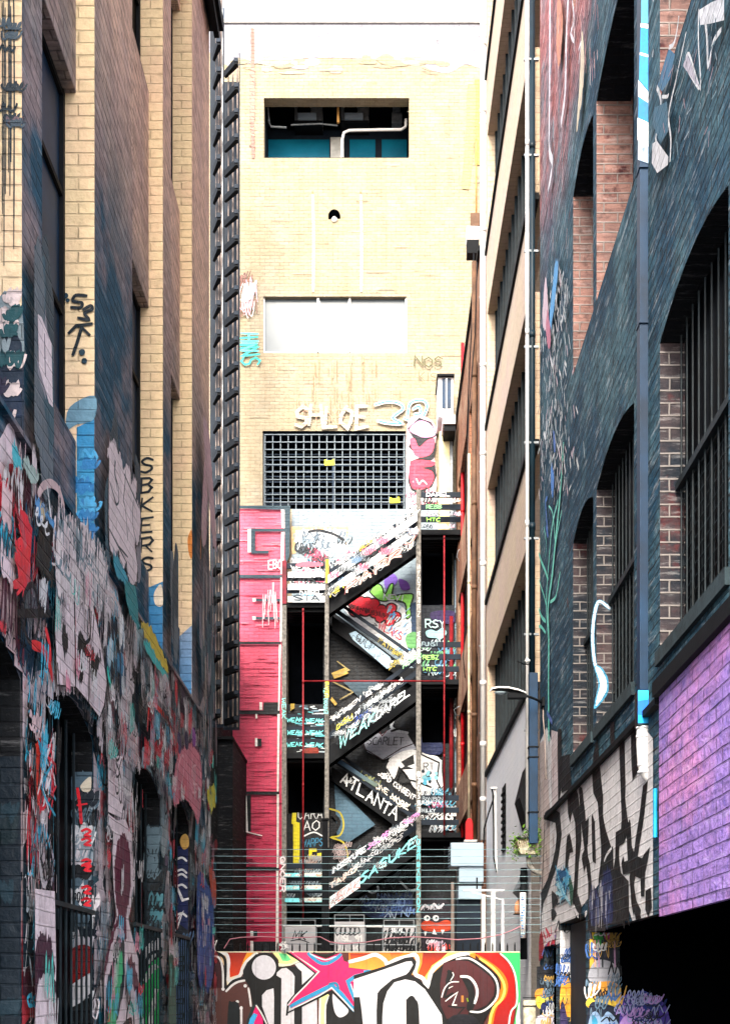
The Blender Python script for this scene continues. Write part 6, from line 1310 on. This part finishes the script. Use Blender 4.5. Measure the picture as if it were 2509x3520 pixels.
def e3(g):
    g.poly(L5([(1172, 600), (1250, 600), (1250, 1160), (1172, 1100)]), '0c1c50', False)
    for y in (690, 770, 800, 870, 1060): g.stroke(L5([(1172, y), (1210, y-14), (1240, y+8)]), .022, 'f0f2f4')
    g.stroke(L5([(1172, 860), (1215, 960), (1250, 950)]), .028, 'f4f4f6', False); g.stroke(L5([(1172, 1100), (1215, 1040), (1172, 1160)]), .028, 'f4f4f6', False); g.blob(g.px(*L5([(1228, 570)])[0]), .05, .08, 'e8b860', 10, .1, RL)
    g.poly(L5([(1172, 1300), (1250, 1280), (1250, 1900), (1172, 1900)]), '5c80b8', True)
    for y in (1340, 1400, 1500, 1620, 1720): g.stroke(L5([(1175, y), (1220, y-6), (1218, y+30), (1178, y+24)]), .014, '0c1218', False)
rv(8.31, 250, 318, .9, 3.12, ['4c6474', 'c8c4cc', '101c28', '0c1218', '8c9ca8', 'd0d4da'], 70, e1); rv(10.84, 500, 548, .9, 3.1, ['1c2c34', '5c7480', '0c1418', '28404c', '0c1418', '48808c'], 40, e2); rv(12.49, 605, 648, .9, 2.75, ['0c1420', '28384c', '3c5c80', '0c1418'], 24, e3)
rv(6.64, 0, 70, .9, 2.9, ['0c1c28', '1c3440', '10242c'], 10)

# ------------------------------------------------------------------ PAINT: right wall
hr2 = [(14.14, 30, -5, 20)]+[(a, b, z0, z1) for a, b in RA for z0, z1 in ((3.8, 6.1), (7.65, 9.5))]+[(3.0, 10.74, 0, 2.12), (11.0, 12.57, 0, 2.3), (12.85, 13.75, 0, 2.1)]
rg2 = Graf(Sd(XR, -1), holes=hr2, base=.004, step=.00005)
def rp(c, p, sm=False, col2=None): rg2.poly(p, c, sm, col2)
def rs(c, w_, p, sm=True): rg2.stroke(p, w_, c, sm)
Q = lambda p: [(1830+x/2.849, 2500+y/2.849) for x, y in p]
WR = 'fbfbff'
rp(WR, [(1853, 2560), (1880, 2500), (1950, 2700), (1960, 2735), (2060, 2618), (2175, 2490), (2200, 2480), (2246, 2540), (2246, 3162), (2180, 3180), (2150, 3090), (2110, 3060), (2060, 3040), (1985, 3140), (1960, 3200), (1930, 3240), (1855, 3280)])
rp('cdbcb8', [(1853, 2560), (1870, 2545), (1880, 2640), (1892, 2800), (1888, 3050), (1853, 3080)]); rp('d8ccd0', [(1896, 2510), (1926, 2520), (1926, 2740), (1898, 2800)])
for k in range(70): x = RL.uniform(1854, 1920); y = RL.uniform(2560, 3050); rs(RL.choice(['a88c88', '8c7c80', 'e8e0e0', '5c5458', 'f4f4f4']), .02, [(x, y), (x+RL.uniform(-5, 5), y+RL.uniform(20, 90))])
# black bars of the big letters
for p in ([(130, 870), (190, 830), (270, 880), (285, 1050), (265, 1200), (240, 1340), (190, 1480), (150, 1600), (110, 1700), (100, 1760), (95, 1650), (150, 1540), (200, 1380), (235, 1220), (250, 1060), (235, 900), (180, 880)], [(355, 690), (380, 640), (420, 620), (450, 700), (475, 900), (480, 1100), (455, 1300), (440, 1600), (425, 1780), (410, 1700), (430, 1400), (440, 1100), (430, 900), (400, 780), (375, 880), (362, 820)], [(470, 620), (490, 640), (520, 900), (530, 1100), (545, 1300), (565, 1380), (585, 1640), (575, 1900), (560, 1900), (562, 1500), (540, 1320), (520, 1150), (490, 900)], [(600, 440), (660, 420), (690, 700), (690, 900), (720, 1050), (760, 1180), (780, 1220), (720, 1300), (700, 1460), (670, 1600), (665, 1500), (690, 1300), (690, 1140), (670, 900), (655, 700), (610, 600)], [(640, 170), (660, 420), (640, 480), (605, 460), (610, 300)], [(870, 180), (900, 180), (905, 400), (910, 600), (905, 700), (925, 900), (940, 980), (905, 1080), (850, 1120), (845, 1300), (870, 1480), (940, 1560), (945, 1900), (905, 1900), (900, 1680), (810, 1600), (800, 1500), (830, 1300), (835, 1080), (885, 1050), (895, 900), (885, 600)], [(985, 80), (1010, 60), (1030, 400), (1000, 450), (990, 300)], [(960, 960), (965, 1060), (970, 1200), (1005, 1300), (990, 1370), (905, 1390), (890, 1300), (900, 1380), (960, 1360), (950, 1200), (945, 1060)], [(1100, 620), (1120, 600), (1085, 900), (1050, 1100), (1020, 1320), (1085, 1350), (1140, 1240), (1100, 1400), (1095, 1600), (1085, 1600), (1080, 1430), (1010, 1400), (990, 1560), (1020, 1750), (1090, 1900), (1030, 1930), (990, 1700), (975, 1480), (1010, 1300), (1035, 1100), (1070, 900)], [(340, 1200), (350, 1110), (370, 1090), (395, 1200), (370, 1190), (345, 1350), (335, 1340)], [(595, 900), (610, 960), (620, 1280), (605, 1270)], [(500, 1280), (520, 1240), (535, 1300), (515, 1360)], [(520, 980), (550, 950), (545, 1100), (525, 1080)], [(440, 1700), (450, 1680), (480, 1780), (475, 1850), (440, 1790)], [(1130, 1650), (1160, 1640), (1165, 1740), (1145, 1790), (1130, 1750)], [(200, 1640), (250, 1700), (205, 1740)], [(195, 1820), (235, 1830), (200, 1860)], [(800, 1600), (905, 1690), (900, 1930), (560, 1960), (580, 1900), (660, 1640), (700, 1480), (740, 1280), (790, 1230)], [(260, 60), (285, 60), (290, 550), (265, 700)], [(290, 330), (370, 310), (380, 560), (300, 600)], [(780, 0), (800, 0), (805, 180), (785, 190)], [(880, 1700), (905, 1700), (905, 1900), (880, 1900)]):
    rp('06080c', Q(p)); rs('06080c', .09, Q(p+[p[0]]), False)
rs('06080c', .04, Q([(130, 870), (95, 1740), (90, 2100), (70, 2260)]), False)
rs(WR, .05, Q([(415, 1760), (450, 1840), (500, 1860), (540, 1820)])); rs('f4f4f8', .03, Q([(715, 1310), (740, 1250), (785, 1190)]))
rp('142454', Q([(690, 1500), (750, 1380), (790, 1480), (795, 1620), (790, 1900), (680, 1900), (670, 1700)]), True); rp('1c2450', Q([(575, 1620), (600, 1560), (660, 1640), (665, 1900), (575, 1900)]), True)
for k in range(40): x = RL.uniform(575, 795); y = RL.uniform(1500, 1800); rs(RL.choice(['e4e4ea', '5c6ca0', '0c1430', '8c98c0']), .02, Q([(x, y), (x+RL.uniform(-10, 10), y+RL.uniform(60, 260))]), False)
for k in range(34): rs(RL.choice(['1c5c8c', '58b4e0', '0c2438', '3c9cc8', 'a8dcec']), RL.choice([.02, .035]), Q([(RL.uniform(230, 370), RL.uniform(1360, 1640)), (RL.uniform(240, 380), RL.uniform(1400, 1700)), (RL.uniform(240, 390), RL.uniform(1450, 1760))]))
rp('285c4c', Q([(370, 1480), (410, 1560), (405, 1700), (385, 1740)]), True)
for k in range(28): rs(RL.choice(['d8304c', 'c82444', 'e88ca8', '8c5cc0', 'f4e8f0']), .04, Q([(RL.uniform(110, 250), RL.uniform(1960, 2260)), (RL.uniform(100, 240), RL.uniform(2000, 2300))]), False)
rp('a81c24', Q([(80, 2060), (110, 2020), (120, 2240), (70, 2279)]), True)
for k in range(24): rs(RL.choice(['f0f0f4', '3c68b0', '101828', 'a8b4c8']), .03, Q([(RL.uniform(270, 370), RL.uniform(1900, 2270)), (RL.uniform(270, 370), RL.uniform(1950, 2290))]), False)
# turquoise tree and chalky ghost figure
TQ = '80f4e0'
def zq(p): return [(1600+x/1.7866, 1700+y/1.7866) for x, y in p]
tree = [([(520, 1500), (518, 1200), (520, 900), (515, 700), (540, 500), (560, 300), (590, 0), (610, -300)], .10), ([(515, 850), (505, 640), (520, 420), (540, 200), (575, 40)], .05), ([(500, 780), (470, 740), (450, 660), (435, 590)], .05), ([(500, 850), (470, 810), (450, 820)], .04), ([(505, 680), (490, 620), (470, 560), (460, 520)], .03), ([(515, 520), (495, 460), (470, 400), (440, 290)], .05), ([(480, 430), (460, 360), (465, 300)], .03), ([(530, 660), (555, 640), (570, 600), (590, 480)], .04), ([(560, 300), (545, 120), (520, 70)], .03), ([(500, 380), (505, 300), (490, 200)], .02), ([(545, 500), (555, 380), (570, 260), (600, 100)], .03)]
for p, w_ in tree: rs(TQ, w_*.9, zq(p))
rs('3c78d0', .05, zq([(505, 200), (515, 250), (500, 60), (510, 20)])); rs('5c78c0', .06, zq([(510, 1340), (540, 1400)]))
def zg(p): return [(1600+x/1.7866, 850+y/1.7866) for x, y in p]
(lambda *a: None)('c4ccd0', zg([(600, 60), (640, 100), (655, 300), (640, 520), (610, 700), (600, 900), (620, 1150), (570, 1300), (520, 1360), (450, 1420), (440, 1000), (450, 760), (480, 620), (530, 540), (560, 380), (580, 160)]), True)
for k in range(420): u = RL.random(); y = 100+1400*u; x = RL.gauss(590-70*u if u < .4 else 545, 22+50*min(u*2, 1)); rs(RL.choice(['f0f4f6', 'e4e8ec', '8fa4ac', '5c747c', 'dce0e6', 'c8b4c0']), RL.choice([.02, .03, .05]), zg([(x, y), (x+RL.uniform(-12, 12), y+RL.uniform(20, 90))]))
rp('4aa4e4', zg([(575, 80), (592, 120), (570, 330), (545, 500), (538, 420), (555, 240)]), True); rp('e0c4d0', zg([(512, 180), (525, 300), (530, 480), (500, 500), (495, 380)]), True); rp('c86c88', zg([(525, 380), (545, 560), (530, 620), (515, 500)]), True); rp('3c88e0', zg([(550, 1330), (565, 1420), (555, 1540), (545, 1450)]), True); rp('3c70c8', zg([(560, 1120), (575, 1200), (568, 1260)]), True)
# white outlines on the red brick top
for p, w_ in (([(540, -40), (538, 500), (535, 900), (555, 1000), (530, 1160)], .09), ([(655, -40), (640, 300), (635, 560), (612, 740)], .12), ([(680, 0), (690, 120), (670, 200), (690, 250)], .04), ([(720, 380), (735, 260), (720, 300)], .03)): rs('eae4ea', w_, Z3(p))
rp('d8845c', Z3([(590, -40), (620, 100), (610, 300), (590, 420), (580, 200)]), True); rp('e8d8b8', Z3([(740, 200), (755, 400), (735, 640), (705, 800), (725, 500)]), True)
pass
for k in range(90): x = RL.uniform(470, 700); y = RL.uniform(300, 1500); rs(RL.choice(['5c8c98', '8c8c94', '2c5c6c', 'a88c90', '3c7080']), .03, Z3([(x, y), (x-RL.uniform(0, 14), y+RL.uniform(40, 150))]), False)
for k in range(50): x = RL.uniform(450, 860); y = RL.uniform(-40, 420); rs(RL.choice(['e0bcb8', 'b0707a', 'd89c94', 'a85c5c', 'ece0dc']), .02, Z3([(x, y), (x+RL.uniform(-10, 6), y+RL.uniform(60, 160))]))
# big face piece at the top right of the near wall
for p, w_ in (([(1190, -20), (1215, 100), (1200, 240), (1190, 340)], .02), ([(1195, 330), (1230, 295), (1310, 280), (1340, 200), (1360, 60), (1380, -40)], .025), ([(1210, 520), (1240, 600), (1235, 720), (1210, 840), (1220, 900)], .03), ([(1250, 590), (1280, 590), (1290, 580)], .02), ([(1480, 60), (1478, 250), (1490, 540), (1420, 330), (1400, 400), (1480, 540)], .02), ([(1340, 480), (1310, 600), (1290, 720), (1305, 850), (1300, 980)], .03), ([(1510, 60), (1530, 200), (1540, 400), (1570, 260), (1620, 180)], .03), ([(1400, 200), (1360, 380), (1330, 520)], .02)): rs('dfe4ea', w_, Z3(p))
rp('2c6f98', Z3([(1205, 340), (1300, 300), (1330, 330), (1300, 480), (1250, 560), (1205, 500)]), False); rp('1c5c78', Z3([(1200, 660), (1280, 620), (1290, 800), (1240, 880), (1190, 760)]), False); rp('dcdfe6', Z3([(1190, 880), (1215, 860), (1290, 960), (1285, 1010), (1220, 1060), (1185, 1000)]), False); rp('b8b4c4', Z3([(1380, 400), (1410, 330), (1490, 540), (1440, 480)]), False); rp('d4d8e0', Z3([(1480, 60), (1560, 10), (1640, -20), (1640, 120), (1560, 140), (1490, 150)]), False)
for k in range(60): x = RL.uniform(1200, 1600); y = RL.uniform(0, 900); rs(RL.choice(['6c8c98', '8c9ca8', 'a88c98', '2c5c70']), .012, Z3([(x, y), (x+RL.uniform(-30, 10), y+RL.uniform(30, 120))]), False)
# white ribbon on the far arched window reveal area
rg2.build('graffiti', M['paint'], rb)
g_ = Graf(Fr(10.46), base=.004, step=.0003)
def zr(p): return [(1600+x/1.7866, 1700+y/1.7866) for x, y in p]
for c_, w_ in (('3c90b8', .055), ('f0f2f4', .035)): g_.stroke(zr([(885, 700), (830, 660), (805, 680), (785, 780), (780, 900), (790, 1020), (800, 1060)]), w_*.6, c_)
g_.poly(zr([(790, 1060), (830, 1060), (870, 1120), (878, 1200), (850, 1260), (790, 1320), (800, 1240), (815, 1160)]), '3c90b8', True); g_.poly(zr([(797, 1066), (825, 1070), (860, 1130), (866, 1196), (840, 1250), (800, 1300), (812, 1230), (826, 1160)]), 'e8ecee', True)
g_.build('graffiti', M['paint'], rb)
# painted low door reveals
def rlow(Y, x0, x1, z1, fn_):
    g_ = Graf(Fr(Y), base=.004, step=.0003); g_.polyst([(fx(x0, Y), .02), (fx(x1, Y), .02), (fx(x1, Y), z1), (fx(x0, Y), z1)], '28343c'); fn_(g_)
    for k in range(26): g_.scrib((RL.uniform(fx(x0, Y), fx(x1, Y)), RL.uniform(1.0, z1)), .12, RL.uniform(.05, .2), RL.choice([.006, .012]), RL.choice(['0a1018', 'e8ecf0', '5c7890', '0a1018', 'c8a050', '3c68b0']), 6, RL)
    g_.build('graffiti', M['paint'], rb)
z8 = lambda p: [(1700+x/2.0074, 3200+y/2.0074) for x, y in p]
def q1(g):
    g.poly(z8([(655, 0), (800, -40), (845, 0), (850, 200), (655, 260)]), '2c2c3c'); g.poly(z8([(660, -20), (790, -60), (800, 60), (770, 0), (720, 20), (680, 60)]), 'e0b820'); g.poly(z8([(680, 30), (740, 20), (745, 100), (700, 90)]), '3c9c4c', True); g.poly(z8([(755, 10), (790, 10), (790, 60), (760, 60)]), 'd04c90', True)
    g.poly(z8([(655, 60), (680, 60), (685, 260), (655, 300)]), 'd8a830'); g.poly(z8([(670, 240), (740, 200), (845, 250), (845, 350), (655, 350)]), '9ca0ac', True); g.poly(z8([(655, 380), (720, 355), (845, 370), (860, 540), (655, 540)]), 'd8962c', True); g.poly(z8([(655, 470), (860, 470), (900, 560), (655, 540)]), 'e8c440', True); g.poly(z8([(655, 510), (760, 505), (860, 560), (860, 700), (655, 700)]), '0c1830', True); g.poly(z8([(660, 590), (700, 560), (740, 600), (780, 560), (840, 620), (850, 720), (655, 720)]), '88a8d0', True); g.poly(z8([(670, 600), (690, 590), (710, 640), (680, 700)]), '2c90b8', True)
    for x in (690, 715, 740, 800, 825): g.stroke(z8([(x, 70), (x+4, 250)]), .02, RL.choice(['e0a890', '283038', '5c7078', 'b08cb0']), False)
def q2(g):
    g.poly(z8([(452, 0), (520, 0), (520, 300), (452, 340)]), 'e4e4ea'); g.poly(z8([(455, 400), (490, 300), (520, 360), (560, 440), (615, 480), (650, 470), (640, 620), (520, 600), (455, 560)]), 'e09a2c', True); g.poly(z8([(520, 310), (590, 320), (610, 380), (560, 400)]), 'e0e4ec', True); g.poly(z8([(455, 520), (480, 510), (510, 700), (455, 700)]), '2c2450', True); g.poly(z8([(530, 110), (600, 100), (610, 300), (540, 300)]), '1c3870', True); g.poly(z8([(450, 440), (520, 440), (520, 480), (450, 480)]), 'd8b43c')
def q3(g):
    g.poly(z8([(290, 250), (445, 240), (445, 400), (290, 400)]), '10141c'); g.poly(z8([(290, 410), (445, 400), (445, 480), (300, 500)]), 'd88c20', True); g.poly(z8([(290, 460), (400, 470), (445, 520), (310, 540)]), 'e8d840', True); g.poly(z8([(330, 500), (445, 490), (445, 580), (330, 560)]), '101c50', True); g.poly(z8([(290, 600), (380, 580), (445, 600), (445, 720), (290, 720)]), 'd4d0e4', True)
g_ = Graf(Fr(10.73), base=.004, step=.0004)
for c_, p in (('48389c', [(890, 470), (960, 440), (1080, 470), (1180, 520), (1190, 720), (880, 720)]), ('8c6cc8', [(895, 480), (950, 470), (960, 520), (900, 560)]), ('b08cd8', [(880, 610), (960, 570), (1100, 610), (1180, 680), (1180, 740), (860, 740)]), ('142c8c', [(1000, 420), (1060, 430), (1150, 500), (1100, 560), (980, 540), (960, 480)])): g_.poly(z8(p), c_, True)
for k in range(30): g_.scrib(g_.px(*z8([(RL.uniform(880, 1150), RL.uniform(440, 640))])[0]), .16, .1, .01, RL.choice(['1c2c6c', '8c98c8', '0a1018', 'a888d0']), 6, RL)
g_.build('graffiti', M['paint'], rb)
rlow(10.74, 2030, 2134, 2.12, q1); rlow(12.57, 1925, 2012, 2.28, q2); rlow(13.75, 1872, 1900, 2.08, q3)
bp = thing('parked_barrel', 'small cream and dark metal drum at the right foot of the painted fence', 'drum')
q = MB(); c = fr(1820, 3470, 13.2); q.tube([(c[0], c[1], 0), (c[0], c[1], fz(3440, 13.2))], .07, 18); part('drum', q, M['planter'], bp, smooth=True)
for y in (3432, 3460): q = MB(); q.tube([(c[0], c[1], fz(y, 13.2)-.006), (c[0], c[1], fz(y, 13.2)+.006)], .076, 18); part('rim', q, M['black'], bp, smooth=True)
